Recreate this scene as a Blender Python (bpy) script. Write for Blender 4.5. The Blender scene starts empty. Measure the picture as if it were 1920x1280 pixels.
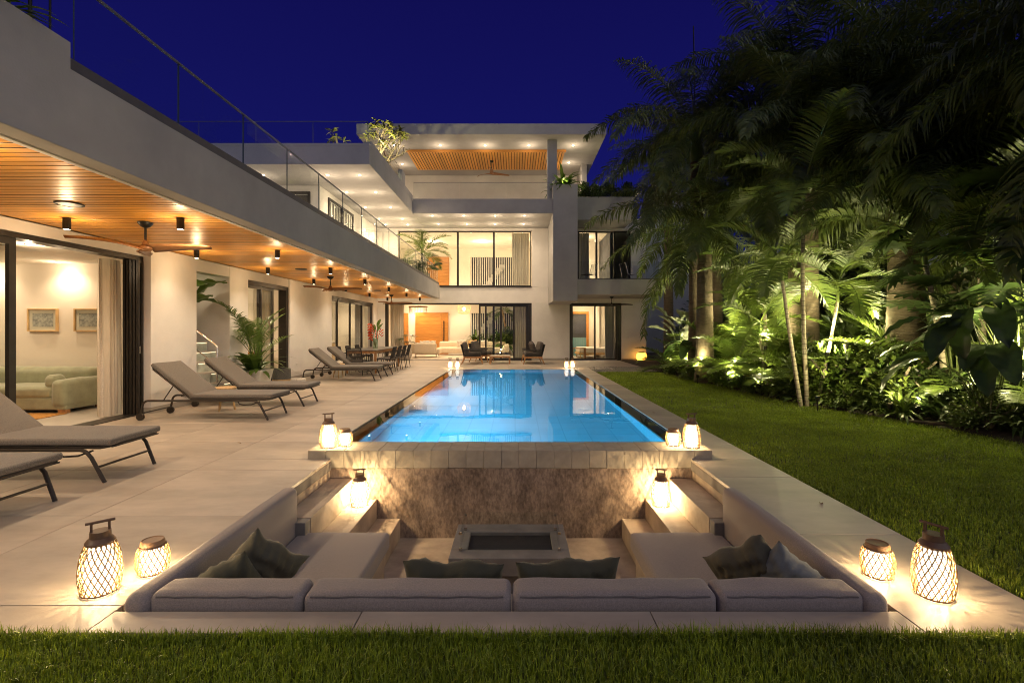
import bpy, bmesh, math, random
import numpy as np
from mathutils import Vector, Matrix, Euler
PI = math.pi
random.seed(7)
rng = np.random.default_rng(7)
scene = bpy.context.scene
COL = scene.collection

# ------------------------------------------------------------------ camera
cam_d = bpy.data.cameras.new('camera')
cam = bpy.data.objects.new('camera', cam_d)
COL.objects.link(cam)
cam.location = (0, 0, 1.4)
cam.rotation_euler = (PI / 2, 0, 0)
cam_d.sensor_width = 36
cam_d.lens = 36 * 920 / 1920
cam_d.shift_x = -6 / 1920
cam_d.shift_y = -23 / 1920
cam_d.clip_start = .05
cam_d.clip_end = 400
scene.camera = cam

# ------------------------------------------------------------------ sky and the last twilight
world = bpy.data.worlds.new('World')
scene.world = world
world.use_nodes = True
wn, wl = world.node_tree.nodes, world.node_tree.links
bg = wn['Background']
tc = wn.new('ShaderNodeTexCoord')
sx = wn.new('ShaderNodeSeparateXYZ')
rp = wn.new('ShaderNodeValToRGB')
rp.color_ramp.elements[0].position = 0.0
rp.color_ramp.elements[0].color = (.012, .020, .19, 1)
rp.color_ramp.elements[1].position = .62
rp.color_ramp.elements[1].color = (.0046, .0038, .072, 1)
e_ = rp.color_ramp.elements.new(.3)
e_.color = (.0066, .0072, .110, 1)
wl.new(tc.outputs['Generated'], sx.inputs[0])
wl.new(sx.outputs['Z'], rp.inputs[0])
wl.new(rp.outputs[0], bg.inputs[0])
bg.inputs[1].default_value = .84

sun_d = bpy.data.lights.new('twilight', 'SUN')
sun_d.energy = .64
sun_d.angle = math.radians(100)
sun_d.color = (1.0, .96, .92)
sun = bpy.data.objects.new('twilight', sun_d)
COL.objects.link(sun)
sun.rotation_euler = (Vector((-.58, .62, -.50))).to_track_quat('-Z', 'Y').to_euler()

scene.view_settings.view_transform = 'Standard'
scene.view_settings.look = 'None'
scene.view_settings.exposure = .32
scene.view_settings.gamma = 1
scene.view_settings.use_curve_mapping = False
cy = scene.cycles
cy.use_denoising = True
cy.denoiser = 'OPENIMAGEDENOISE'
cy.max_bounces = 9
cy.diffuse_bounces = 5
cy.glossy_bounces = 4
cy.transmission_bounces = 6
cy.transparent_max_bounces = 24
cy.sample_clamp_indirect = 6
cy.caustics_reflective = False
cy.caustics_refractive = False
cy.use_light_tree = True
cy.pixel_filter_type = 'BLACKMAN_HARRIS'
cy.filter_width = 1.05

# ------------------------------------------------------------------ materials
MATS = {}

def nmat(name):
    m = bpy.data.materials.new(name)
    m.use_nodes = True
    MATS[name] = m
    nt = m.node_tree
    return m, nt.nodes, nt.links, nt.nodes['Principled BSDF']

def mat(name, col, rough=.6, var=.12, scale=6., stretch=(1, 1, 1), bump=.0, bscale=None, metal=0., spec=.5,
        col2=None, rand=0., detail=6., sheen=0., bdist=.01):
    """one procedural material: base colour varied by noise, optional second colour, bump, per-object shade"""
    m, n, l, b = nmat(name)
    t = n.new('ShaderNodeTexCoord')
    mp = n.new('ShaderNodeMapping')
    mp.inputs['Scale'].default_value = stretch
    l.new(t.outputs['Object'], mp.inputs[0])
    nz = n.new('ShaderNodeTexNoise')
    nz.inputs['Scale'].default_value = scale
    nz.inputs['Detail'].default_value = detail
    nz.inputs['Roughness'].default_value = .62
    src = mp.outputs[0]
    oi = n.new('ShaderNodeObjectInfo')
    if rand:
        ad = n.new('ShaderNodeVectorMath')
        ml = n.new('ShaderNodeVectorMath')
        ml.operation = 'SCALE'
        cb = n.new('ShaderNodeCombineXYZ')
        for i in range(3):
            l.new(oi.outputs['Random'], cb.inputs[i])
        l.new(cb.outputs[0], ml.inputs[0])
        ml.inputs['Scale'].default_value = 37
        l.new(mp.outputs[0], ad.inputs[0])
        l.new(ml.outputs[0], ad.inputs[1])
        src = ad.outputs[0]
    l.new(src, nz.inputs['Vector'])
    r = n.new('ShaderNodeValToRGB')
    c2 = col2 or tuple(min(1, c * (1 + var)) for c in col)
    c1 = tuple(c * (1 - var) for c in col)
    r.color_ramp.elements[0].position = .36
    r.color_ramp.elements[0].color = (*c1, 1)
    r.color_ramp.elements[1].position = .66
    r.color_ramp.elements[1].color = (*c2, 1)
    l.new(nz.outputs[0], r.inputs[0])
    out = r.outputs[0]
    if rand:
        hs = n.new('ShaderNodeHueSaturation')
        mr = n.new('ShaderNodeMapRange')
        mr.inputs[3].default_value = 1 - rand
        mr.inputs[4].default_value = 1 + rand
        l.new(oi.outputs['Random'], mr.inputs[0])
        l.new(mr.outputs[0], hs.inputs['Value'])
        l.new(out, hs.inputs['Color'])
        out = hs.outputs[0]
    l.new(out, b.inputs['Base Color'])
    b.inputs['Roughness'].default_value = rough
    b.inputs['Metallic'].default_value = metal
    b.inputs['Specular IOR Level'].default_value = spec
    if sheen:
        b.inputs['Sheen Weight'].default_value = sheen
    if bump:
        nb = n.new('ShaderNodeTexNoise')
        nb.inputs['Scale'].default_value = bscale or scale * 4
        nb.inputs['Detail'].default_value = 5
        l.new(src, nb.inputs['Vector'])
        bp = n.new('ShaderNodeBump')
        bp.inputs['Strength'].default_value = bump
        bp.inputs['Distance'].default_value = bdist
        l.new(nb.outputs[0], bp.inputs['Height'])
        l.new(bp.outputs[0], b.inputs['Normal'])
    return m

def emis(name, col, s, base=(.9, .85, .75)):
    m, n, l, b = nmat(name)
    b.inputs['Base Color'].default_value = (*base, 1)
    b.inputs['Emission Color'].default_value = (*col, 1)
    b.inputs['Emission Strength'].default_value = s
    b.inputs['Roughness'].default_value = .6
    return m

def glassmat(name, tint=(.96, .98, .97), refl=1.0):
    m, n, l, b = nmat(name)
    n.remove(b)
    out = n['Material Output']
    tr = n.new('ShaderNodeBsdfTransparent')
    tr.inputs[0].default_value = (*tint, 1)
    gl = n.new('ShaderNodeBsdfGlossy')
    gl.inputs['Roughness'].default_value = .01
    fr = n.new('ShaderNodeFresnel')
    fr.inputs[0].default_value = 1.45
    ge = n.new('ShaderNodeNewGeometry')          # the far face of a pane adds no second mirror
    iv = n.new('ShaderNodeMath')
    iv.operation = 'SUBTRACT'
    iv.inputs[0].default_value = refl
    iv.use_clamp = True
    l.new(ge.outputs['Backfacing'], iv.inputs[1])
    mu = n.new('ShaderNodeMath')
    mu.operation = 'MULTIPLY'
    mx = n.new('ShaderNodeMixShader')
    l.new(fr.outputs[0], mu.inputs[0])
    l.new(iv.outputs[0], mu.inputs[1])
    l.new(mu.outputs[0], mx.inputs[0])
    l.new(tr.outputs[0], mx.inputs[1])
    l.new(gl.outputs[0], mx.inputs[2])
    l.new(mx.outputs[0], out.inputs['Surface'])
    return m

def leafmat(name, col, col2, rough=.42, trans=.25, scale=9., rand=.25, spec=.5):
    m = mat(name, col, rough, var=.25, scale=scale, col2=col2, rand=rand, spec=spec)
    n, l = m.node_tree.nodes, m.node_tree.links
    b = n['Principled BSDF']
    td = n.new('ShaderNodeBsdfTranslucent')
    mx = n.new('ShaderNodeMixShader')
    mx.inputs[0].default_value = trans
    src = b.inputs['Base Color'].links[0].from_socket
    l.new(src, td.inputs[0])
    l.new(b.outputs[0], mx.inputs[1])
    l.new(td.outputs[0], mx.inputs[2])
    l.new(mx.outputs[0], n['Material Output'].inputs['Surface'])
    return m

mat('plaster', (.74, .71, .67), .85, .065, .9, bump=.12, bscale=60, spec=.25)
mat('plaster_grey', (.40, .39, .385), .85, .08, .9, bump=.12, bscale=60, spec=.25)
mat('inner_wall', (.78, .72, .62), .8, .03, 1.2, bump=.04, bscale=40, spec=.3)
mat('inner_ceiling', (.80, .76, .68), .85, .02, 1.2, spec=.2)
mat('skirting', (.36, .33, .29), .6, .06, 5)
mat('slab_stone', (.42, .355, .285), .50, .13, 1.5, stretch=(1, 2.6, 1), bump=.10, bscale=70, rand=.06, spec=.4, bdist=.004)
mat('floor_stone', (.46, .42, .37), .45, .06, 2.2, bump=.03, bscale=50)
mat('joint', (.17, .15, .13), .9, .1, 10)
mat('pit_concrete', (.44, .355, .26), .75, .22, 2.6, bump=.3, bscale=26, spec=.3, bdist=.004)
mat('coping_stone', (.37, .325, .245), .7, .13, 7, bump=.3, bscale=60, rand=.06, spec=.35, bdist=.004)
mat('fire_concrete', (.19, .175, .16), .7, .18, 4, bump=.25, bscale=30, bdist=.004)
mat('groove_shade', (.045, .014, .005), .8, .2, 4)  # slat flanks: groove shade put into the colour
mat('wood_slat', (.79, .345, .045), .36, .22, 2.2, stretch=(1, 22, 22), bump=.05, bscale=8, rand=.13, spec=.5, col2=(.90, .43, .075))
mat('wood_slat_back', (.022, .007, .002), .8, .1, 4)  # backing darkened to stand in for shade in the shallow gaps
mat('wood_panel', (.47, .19, .035), .4, .22, 2.0, stretch=(1, 12, 14), rand=.06, col2=(.58, .255, .055))
mat('teak', (.40, .19, .07), .5, .25, 3, stretch=(8, 8, 1.5), bump=.05, rand=.1)
mat('light_wood', (.58, .38, .18), .5, .2, 4, stretch=(8, 8, 1), rand=.1)
mat('fan_wood', (.28, .13, .05), .35, .25, 3, stretch=(2, 14, 2))
mat('dark_metal', (.028, .025, .022), .42, .15, 8, metal=.6)
mat('frame_metal', (.040, .034, .029), .4, .12, 8, metal=.5)
mat('bronze_metal', (.062, .052, .044), .45, .12, 9, metal=.6)
mat('cap_grey', (.20, .20, .205), .4, .08, 9, metal=.3)
mat('channel_grey', (.095, .09, .095), .5, .1, 9)
mat('steel', (.62, .58, .52), .25, .05, 9, metal=1)
mat('lamp_cap', (.16, .09, .05), .45, .2, 12, bump=.05)
mat('cap_wood', (.30, .17, .08), .5, .25, 5, stretch=(1, 1, 10))
mat('rope', (.40, .25, .10), .7, .2, 60, bump=.3, bscale=300)
mat('dark_rope', (.045, .040, .036), .8, .25, 50, bump=.4, bscale=200)
mat('lounger_fabric', (.150, .132, .112), .95, .28, 130, stretch=(1, 1, 1), bump=.25, bscale=260, sheen=.15, detail=3, bdist=.003)
mat('sofa_fabric', (.29, .245, .215), .95, .16, 150, bump=.25, bscale=300, sheen=.2, detail=3, bdist=.003)
mat('piping', (.14, .125, .115), .9, .1, 60)
mat('pillow_dark', (.050, .048, .026), .85, .06, 5, bump=.25, bscale=40, sheen=.12)
mat('pillow_olive', (.075, .068, .042), .85, .06, 5, bump=.25, bscale=40, sheen=.12)
mat('pillow_grey', (.15, .165, .165), .85, .06, 5, bump=.25, bscale=40, sheen=.12)
mat('green_velvet', (.30, .315, .20), .8, .14, 5, bump=.15, bscale=60, sheen=.5)
mat('cream_fabric', (.70, .60, .46), .95, .06, 30, bump=.15, bscale=200)
mat('charcoal_fabric', (.105, .09, .08), .95, .2, 60, bump=.2, bscale=200)
mat('linen_curtain', (.62, .54, .42), .9, .06, 20, stretch=(3, 3, .3))
mat('grey_curtain', (.36, .35, .345), .9, .06, 20, stretch=(3, 3, .3))
mat('white_fabric', (.76, .70, .62), .95, .04, 20)
mat('rug_rust', (.50, .235, .05), .95, .2, 60, bump=.3, bscale=120)
mat('rug_cream', (.70, .62, .50), .95, .1, 60, bump=.3, bscale=120)
mat('oak_frame', (.62, .42, .20), .5, .15, 6)
mat('paper', (.74, .68, .58), .9, .03, 20)
mat('print_ink', (.36, .36, .35), .9, .35, 26, col2=(.60, .57, .52), detail=9)
mat('pot_white', (.66, .62, .56), .7, .08, 5, bump=.1, bscale=40)
mat('pot_stone', (.50, .43, .34), .8, .14, 7, bump=.2, bscale=40)
mat('basket', (.42, .27, .12), .8, .3, 30, stretch=(1, 1, 6), bump=.5, bscale=60)
mat('grey_felt', (.085, .083, .078), .95, .2, 40, bump=.3, bscale=100)
mat('marble_step', (.42, .45, .40), .35, .3, 4, detail=10)
mat('white_paint', (.78, .75, .70), .6, .03, 3)
mat('black_stone', (.02, .02, .02), .55, .2, 12)
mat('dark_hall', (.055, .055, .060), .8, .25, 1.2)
mat('soil', (.045, .032, .02), .95, .4, 9, bump=.6, bscale=40)
mat('turf', (.10, .115, .022), .95, .4, 14, bump=.5, bscale=120)
mat('pebble', (.30, .27, .23), .7, .35, 30, rand=.2)
mat('water_pipe', (.10, .07, .045), .6, .3, 8)
mat('table_top', (.13, .125, .12), .3, .1, 6)
mat('neighbour_wall', (.36, .38, .40), .85, .06, 1)
leafmat('palm_leaf', (.09,.14,.03), (.18,.22,.05), .38, .22, 3)
leafmat('areca_leaf', (0.09, 0.15, 0.024), (0.16, 0.21, 0.038), .38, .28, 3)
leafmat('shrub_leaf', (0.08, 0.135, 0.022), (0.15, 0.19, 0.034), .38, .25, 5)
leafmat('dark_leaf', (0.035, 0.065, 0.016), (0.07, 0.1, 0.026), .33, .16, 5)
leafmat('big_leaf', (0.035, 0.066, 0.018), (0.06, 0.095, 0.026), .30, .18, 3)
leafmat('pale_leaf', (.20, .23, .16), (.30, .32, .23), .4, .2, 3)
leafmat('fresh_leaf', (.085, .16, .025), (.15, .24, .045), .36, .28, 4)
leafmat('frangipani_leaf', (.14, .17, .035), (.26, .26, .07), .4, .25, 5)
leafmat('grass_blade', (.15,.235,.012), (.43,.53,.04), .5, .3, 42, rand=0)
def patchy(name, sc=1.1, lo=.62, hi=1.25):
    """broad uneven patches of paler and darker growth"""
    m = MATS[name]
    n, l = m.node_tree.nodes, m.node_tree.links
    b = n['Principled BSDF']
    src = b.inputs['Base Color'].links[0].from_socket
    t = n.new('ShaderNodeTexCoord')
    z = n.new('ShaderNodeTexNoise')
    z.inputs['Scale'].default_value = sc
    z.inputs['Detail'].default_value = 5
    z.inputs['Roughness'].default_value = .7
    mr = n.new('ShaderNodeMapRange')
    mr.inputs[1].default_value, mr.inputs[2].default_value = .32, .68
    mr.inputs[3].default_value, mr.inputs[4].default_value = lo, hi
    hs = n.new('ShaderNodeHueSaturation')
    l.new(t.outputs['Object'], z.inputs['Vector'])
    l.new(z.outputs[0], mr.inputs[0])
    l.new(mr.outputs[0], hs.inputs['Value'])
    l.new(src, hs.inputs['Color'])
    for k in list(src.links):
        if k.to_node != hs:
            l.new(hs.outputs[0], k.to_socket)
patchy('grass_blade', 1.6)
patchy('slab_stone', .55, .84, 1.10)
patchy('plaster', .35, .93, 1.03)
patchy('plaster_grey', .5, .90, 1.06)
leafmat('dry_leaf', (.30, .17, .07), (.42, .26, .11), .7, .1, 8)
leafmat('red_bract', (.55, .03, .02), (.75, .12, .02), .4, .2, 8)
mat('palm_trunk', (.13, .095, .062), .85, .3, 5, stretch=(1, 1, 7), bump=.8, bscale=12, bdist=.03)
mat('cane_trunk', (.36, .30, .22), .75, .25, 9, stretch=(1, 1, .6), bump=.4, bscale=30)
mat('cane_ring', (.13, .10, .07), .85, .25, 9)
mat('crownshaft', (.14, .19, .045), .45, .2, 4, stretch=(1, 1, .2))
mat('stem_green', (.09, .11, .03), .6, .2, 8)
mat('bark', (.20, .16, .12), .8, .3, 14, bump=.5)
emis('bulb_glow', (1, .80, .52), 14)
emis('downlight_glow', (1, .80, .52), 60)
emis('recess_glow', (1, .82, .58), 45)
emis('strip_glow', (1, .78, .48), 1.6)
emis('garden_glow', (1, .80, .30), 60)
emis('pool_glow', (.45, .75, 1), 60)
emis('amber_glow', (1, .52, .06), 3.2, base=(.8, .45, .08))
emis('candle_glow', (1, .6, .2), 30)
emis('pendant_glow', (1, .55, .22), .55, base=(.8, .6, .4))
glassmat('glass')
glassmat('rail_glass', (.95, .97, .965), .7)
mat('glass_edge', (.09, .12, .115), .2, .1, 10)
glassmat('vase_glass', (.86, .93, .88))

def veilmat():
    """half-open glowing gauze inside the woven lanterns"""
    m, n, l, b = nmat('lamp_glow')
    n.remove(b)
    tr = n.new('ShaderNodeBsdfTransparent')
    em = n.new('ShaderNodeEmission')
    em.inputs[0].default_value = (1, .92, .76, 1)
    em.inputs[1].default_value = 3.0
    mx = n.new('ShaderNodeMixShader')
    mx.inputs[0].default_value = .5
    l.new(tr.outputs[0], mx.inputs[1])
    l.new(em.outputs[0], mx.inputs[2])
    l.new(mx.outputs[0], n['Material Output'].inputs['Surface'])
veilmat()

def watermat():
    m, n, l, b = nmat('pool_water')
    n.remove(b)
    out = n['Material Output']
    rf = n.new('ShaderNodeBsdfRefraction')
    rf.inputs['IOR'].default_value = 1.333
    rf.inputs['Roughness'].default_value = 0
    rf.inputs['Color'].default_value = (.93, .98, 1, 1)
    gl = n.new('ShaderNodeBsdfGlossy')
    gl.inputs['Roughness'].default_value = .012
    fr = n.new('ShaderNodeFresnel')
    fr.inputs[0].default_value = 1.333
    mx = n.new('ShaderNodeMixShader')
    t = n.new('ShaderNodeTexCoord')
    nz = n.new('ShaderNodeTexNoise')
    nz.inputs['Scale'].default_value = 3.2
    nz.inputs['Detail'].default_value = 2
    bp = n.new('ShaderNodeBump')
    bp.inputs['Strength'].default_value = .035
    bp.inputs['Distance'].default_value = .02
    l.new(t.outputs['Object'], nz.inputs['Vector'])
    l.new(nz.outputs[0], bp.inputs['Height'])
    for s in (rf, gl, fr):
        l.new(bp.outputs[0], s.inputs['Normal'])
    l.new(fr.outputs[0], mx.inputs[0])
    l.new(rf.outputs[0], mx.inputs[1])
    l.new(gl.outputs[0], mx.inputs[2])
    l.new(mx.outputs[0], out.inputs['Surface'])
watermat()

def tilemat(name, c1, c2, mortar, sc):
    m, n, l, b = nmat(name)
    g = n.new('ShaderNodeNewGeometry')
    br = n.new('ShaderNodeTexBrick')
    br.offset = 0
    br.inputs['Color1'].default_value = (*c1, 1)
    br.inputs['Color2'].default_value = (*c2, 1)
    br.inputs['Mortar'].default_value = (*mortar, 1)
    br.inputs['Scale'].default_value = sc
    br.inputs['Mortar Size'].default_value = .012
    br.inputs['Row Height'].default_value = .5
    br.inputs['Brick Width'].default_value = .5
    l.new(g.outputs['Position'], br.inputs['Vector'])
    l.new(br.outputs[0], b.inputs['Base Color'])
    b.inputs['Roughness'].default_value = .4
    return m
tilemat('pool_tile', (.34, .48, .51), (.37, .51, .54), (.28, .41, .44), 1.25)
tilemat('bath_tile', (.10, .22, .24), (.16, .30, .32), (.30, .34, .34), 4)

def wallstain():
    """mottled, weathered plaster of the wall under the pool"""
    m, n, l, b = nmat('stained_plaster')
    t = n.new('ShaderNodeTexCoord')
    a = n.new('ShaderNodeTexNoise')
    a.inputs['Scale'].default_value = 3.2
    a.inputs['Detail'].default_value = 9
    a.inputs['Roughness'].default_value = .72
    c = n.new('ShaderNodeTexNoise')
    c.inputs['Scale'].default_value = 24
    c.inputs['Detail'].default_value = 8
    c.inputs['Roughness'].default_value = .7
    mp = n.new('ShaderNodeMapping')
    mp.inputs['Scale'].default_value = (1.6, 1.6, .8)
    l.new(t.outputs['Object'], mp.inputs[0])
    l.new(mp.outputs[0], a.inputs['Vector'])
    l.new(mp.outputs[0], c.inputs['Vector'])
    mx = n.new('ShaderNodeMix')
    mx.inputs[0].default_value = .48
    l.new(a.outputs[0], mx.inputs[2])
    l.new(c.outputs[0], mx.inputs[3])
    r = n.new('ShaderNodeValToRGB')
    r.color_ramp.elements[0].position = .40
    r.color_ramp.elements[0].color = (.115, .080, .058, 1)
    r.color_ramp.elements[1].position = .60
    r.color_ramp.elements[1].color = (.40, .30, .215, 1)
    e = r.color_ramp.elements.new(.5)
    e.color = (.245, .180, .130, 1)
    l.new(mx.outputs[0], r.inputs[0])
    l.new(r.outputs[0], b.inputs['Base Color'])
    b.inputs['Roughness'].default_value = .6
    bp = n.new('ShaderNodeBump')
    bp.inputs['Strength'].default_value = .25
    bp.inputs['Distance'].default_value = .006
    l.new(c.outputs[0], bp.inputs['Height'])
    l.new(bp.outputs[0], b.inputs['Normal'])
wallstain()

# ------------------------------------------------------------------ mesh helpers
class MB:
    def __init__(s):
        s.v, s.f = [], []
    def box(s, x0, x1, y0, y1, z0, z1):
        b = len(s.v)
        s.v += [(x0, y0, z0), (x1, y0, z0), (x1, y1, z0), (x0, y1, z0), (x0, y0, z1), (x1, y0, z1), (x1, y1, z1), (x0, y1, z1)]
        s.f += [tuple(b + i for i in q) for q in ((3, 2, 1, 0), (4, 5, 6, 7), (0, 1, 5, 4), (1, 2, 6, 5), (2, 3, 7, 6), (3, 0, 4, 7))]
        return s
    def obox(s, c, size, M=None):
        b = len(s.v)
        hx, hy, hz = (d / 2 for d in size)
        c = Vector(c)
        for z in (-hz, hz):
            for x, y in ((-hx, -hy), (hx, -hy), (hx, hy), (-hx, hy)):
                p = Vector((x, y, z))
                s.v.append(tuple(c + (M @ p if M else p)))
        s.f += [tuple(b + i for i in q) for q in ((3, 2, 1, 0), (4, 5, 6, 7), (0, 1, 5, 4), (1, 2, 6, 5), (2, 3, 7, 6), (3, 0, 4, 7))]
        return s
    def tube(s, pts, r, n=8, cap=True, closed=False):
        pts = [Vector(p) for p in pts]
        m = len(pts)
        rs = r if isinstance(r, (list, tuple)) else [r] * m
        b = len(s.v)
        up = None
        for i, p in enumerate(pts):
            if closed:
                d = pts[(i + 1) % m] - pts[i - 1]
            else:
                d = pts[min(i + 1, m - 1)] - pts[max(i - 1, 0)]
            d.normalize()
            if up is None:
                up = Vector((0, 0, 1)) if abs(d.z) < .9 else Vector((0, 1, 0))
            u = d.cross(up)
            if u.length < 1e-5:
                u = d.cross(Vector((1, 0, 0)))
            u.normalize()
            w = u.cross(d).normalized()
            up = w
            for k in range(n):
                a = 2 * PI * k / n
                s.v.append(tuple(p + (u * math.cos(a) + w * math.sin(a)) * rs[i]))
        for i in range(m if closed else m - 1):
            j = (i + 1) % m
            for k in range(n):
                k2 = (k + 1) % n
                s.f.append((b + i * n + k, b + i * n + k2, b + j * n + k2, b + j * n + k))
        if cap and not closed:
            s.f.append(tuple(b + k for k in range(n))[::-1])
            s.f.append(tuple(b + (m - 1) * n + k for k in range(n)))
        return s
    def cyl(s, p0, p1, r0, r1=None, n=12):
        return s.tube([p0, p1], [r0, r0 if r1 is None else r1], n)
    def lathe(s, prof, n=20, c=(0, 0, 0), cap=True):
        b = len(s.v)
        for r, z in prof:
            for k in range(n):
                a = 2 * PI * k / n
                s.v.append((c[0] + r * math.cos(a), c[1] + r * math.sin(a), c[2] + z))
        for i in range(len(prof) - 1):
            for k in range(n):
                k2 = (k + 1) % n
                s.f.append((b + i * n + k, b + i * n + k2, b + (i + 1) * n + k2, b + (i + 1) * n + k))
        if cap:
            s.f.append(tuple(b + k for k in range(n))[::-1])
            s.f.append(tuple(b + (len(prof) - 1) * n + k for k in range(n)))
        return s
    def poly(s, pts, h, axis='Z', off=0):
        """prism: 2-D outline extruded by h along axis"""
        b, m = len(s.v), len(pts)
        for t in (off, off + h):
            for p, q in pts:
                s.v.append((p, q, t) if axis == 'Z' else (p, t, q) if axis == 'Y' else (t, p, q))
        s.f.append(tuple(b + i for i in range(m))[::-1])
        s.f.append(tuple(b + m + i for i in range(m)))
        for i in range(m):
            j = (i + 1) % m
            s.f.append((b + i, b + j, b + m + j, b + m + i))
        return s
    def face(s, *pts):
        b = len(s.v)
        s.v += [tuple(p) for p in pts]
        s.f.append(tuple(range(b, b + len(pts))))
        return s
    def grid(s, fn, nu, nv):
        b = len(s.v)
        for i in range(nu + 1):
            for j in range(nv + 1):
                s.v.append(tuple(fn(i / nu, j / nv)))
        for i in range(nu):
            for j in range(nv):
                a = b + i * (nv + 1) + j
                s.f.append((a, a + nv + 1, a + nv + 2, a + 1))
        return s
    def mesh(s, name, smooth=False, bevel=0, seg=2, fix=True, sharp=40):
        me = bpy.data.meshes.new(name)
        me.from_pydata(s.v, [], s.f)
        if fix or bevel:
            bm = bmesh.new()
            bm.from_mesh(me)
            if fix:
                bmesh.ops.recalc_face_normals(bm, faces=bm.faces)
            if bevel:
                es = [e for e in bm.edges if len(e.link_faces) == 2 and e.calc_face_angle(0) > .6]
                bmesh.ops.bevel(bm, geom=es, offset=bevel, segments=seg, profile=.5, affect='EDGES', clamp_overlap=True)
            bm.to_mesh(me)
            bm.free()
        if smooth:
            me.shade_smooth()
            try:
                me.set_sharp_from_angle(angle=math.radians(sharp))
            except Exception:
                pass
        return me
    def build(s, name, m, parent=None, **k):
        return put(name, s.mesh(name, **k), m, parent)

def put(name, me, m, parent=None, loc=None, rot=None, sc=None):
    """links one object for a mesh (which may be shared by alike objects)"""
    o = bpy.data.objects.new(name, me)
    if m and not me.materials:
        me.materials.append(MATS[m])
    COL.objects.link(o)
    if parent:
        o.parent = parent
    if loc is not None:
        o.location = loc
    if rot is not None:
        o.rotation_euler = rot
    if sc is not None:
        o.scale = sc if hasattr(sc, '__len__') else (sc,) * 3
    return o

def tag(o, label=None, cat=None, group=None, kind=None):
    for k, v in (('label', label), ('category', cat), ('group', group), ('kind', kind)):
        if v:
            o[k] = v
    return o

def thing(name, label, cat, loc=(0, 0, 0), rz=0, group=None):
    o = bpy.data.objects.new(name, None)
    o.empty_display_size = .1
    COL.objects.link(o)
    o.location = loc
    o.rotation_euler = (0, 0, rz)
    return tag(o, label, cat, group)

def struct(name, mb, m, **k):
    return tag(mb.build(name, m, **k), kind='structure')

def box(*a):
    return MB().box(*a)

def copy_tree(o, parent=None):
    c = o.copy()
    COL.objects.link(c)
    if parent:
        c.parent = parent
    for ch in list(o.children):
        copy_tree(ch, c)
    return c

def clone(src, label, loc, rz=0, sc=None):
    c = copy_tree(src)
    c.location = loc
    c.rotation_euler = (0, 0, rz)
    if sc:
        c.scale = (sc,) * 3
    c['label'] = label
    return c

def lamp(name, kind, loc, power, col=(1, .72, .42), parent=None, size=.04, aim=None, spot=110, blend=.6):
    d = bpy.data.lights.new(name, kind)
    d.energy = power
    d.color = col
    d.shadow_soft_size = size
    o = bpy.data.objects.new(name, d)
    COL.objects.link(o)
    o.location = loc
    if kind == 'SPOT':
        d.spot_size = math.radians(spot)
        d.spot_blend = blend
        if aim is not None:
            o.rotation_euler = Vector(aim).to_track_quat('-Z', 'Y').to_euler()
    if parent:
        o.parent = parent
    return o

def softbox(sx_, sy_, sz_, r, n=(8, 8, 4), puff=0., wob=0., seed=0):
    """cushion: rounded box, crown on its faces, slight unevenness"""
    bm = bmesh.new()
    rr = random.Random(seed)
    ph = [rr.uniform(0, 6.28) for _ in range(6)]
    h = Vector((sx_ / 2, sy_ / 2, sz_ / 2))
    idx = {}
    def vert(u, v, w):
        key = (round(u, 5), round(v, 5), round(w, 5))
        if key in idx:
            return idx[key]
        p = Vector((u * h.x, v * h.y, w * h.z))
        inner = Vector([max(-(h[i] - r), min(h[i] - r, p[i])) for i in range(3)])
        d = p - inner
        if d.length > 1e-9:
            p = inner + d.normalized() * r
        cx, cyy, cz = 1 - u * u, 1 - v * v, 1 - w * w
        p.z += (1 if w > 0 else -1) * abs(w) * puff * (max(cx, 0) ** .5) * (max(cyy, 0) ** .5)
        p.y += v * puff * .5 * max(cx, 0) ** .5 * max(cz, 0)
        if wob:
            q = math.sin(p.x * 9 + ph[0]) * math.sin(p.y * 11 + ph[1]) + .6 * math.sin(p.x * 21 + ph[2] + p.z * 8) + .4 * math.sin(p.y * 27 + p.x * 13 + ph[3])
            p.z += wob * q * (.3 + .7 * abs(w))
            p.y += wob * .6 * math.sin(p.x * 14 + ph[4] + p.z * 12)
        idx[key] = bm.verts.new(p)
        return idx[key]
    def line(k, hh):
        c = max(0.0, 1 - r / hh)
        inn = [-c + 2 * c * i / k for i in range(k + 1)]
        ed = [-1, -1 + (1 - c) * .12, -1 + (1 - c) * .4, -1 + (1 - c) * .72]
        return sorted(set(ed + inn + [-e for e in ed]))
    A = [line(n[i], h[i]) for i in range(3)]
    for ax in range(3):
        o1, o2 = [i for i in range(3) if i != ax]
        for sgn in (-1, 1):
            for i in range(len(A[o1]) - 1):
                for j in range(len(A[o2]) - 1):
                    q = []
                    for (a, b2) in ((i, j), (i + 1, j), (i + 1, j + 1), (i, j + 1)):
                        c = [0, 0, 0]
                        c[ax] = sgn
                        c[o1] = A[o1][a]
                        c[o2] = A[o2][b2]
                        q.append(vert(*c))
                    if len(set(q)) == 4:
                        try:
                            bm.faces.new(q)
                        except ValueError:
                            pass
    bmesh.ops.recalc_face_normals(bm, faces=bm.faces)
    me = bpy.data.meshes.new('cushion')
    bm.to_mesh(me)
    bm.free()
    me.shade_smooth()
    return me

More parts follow.
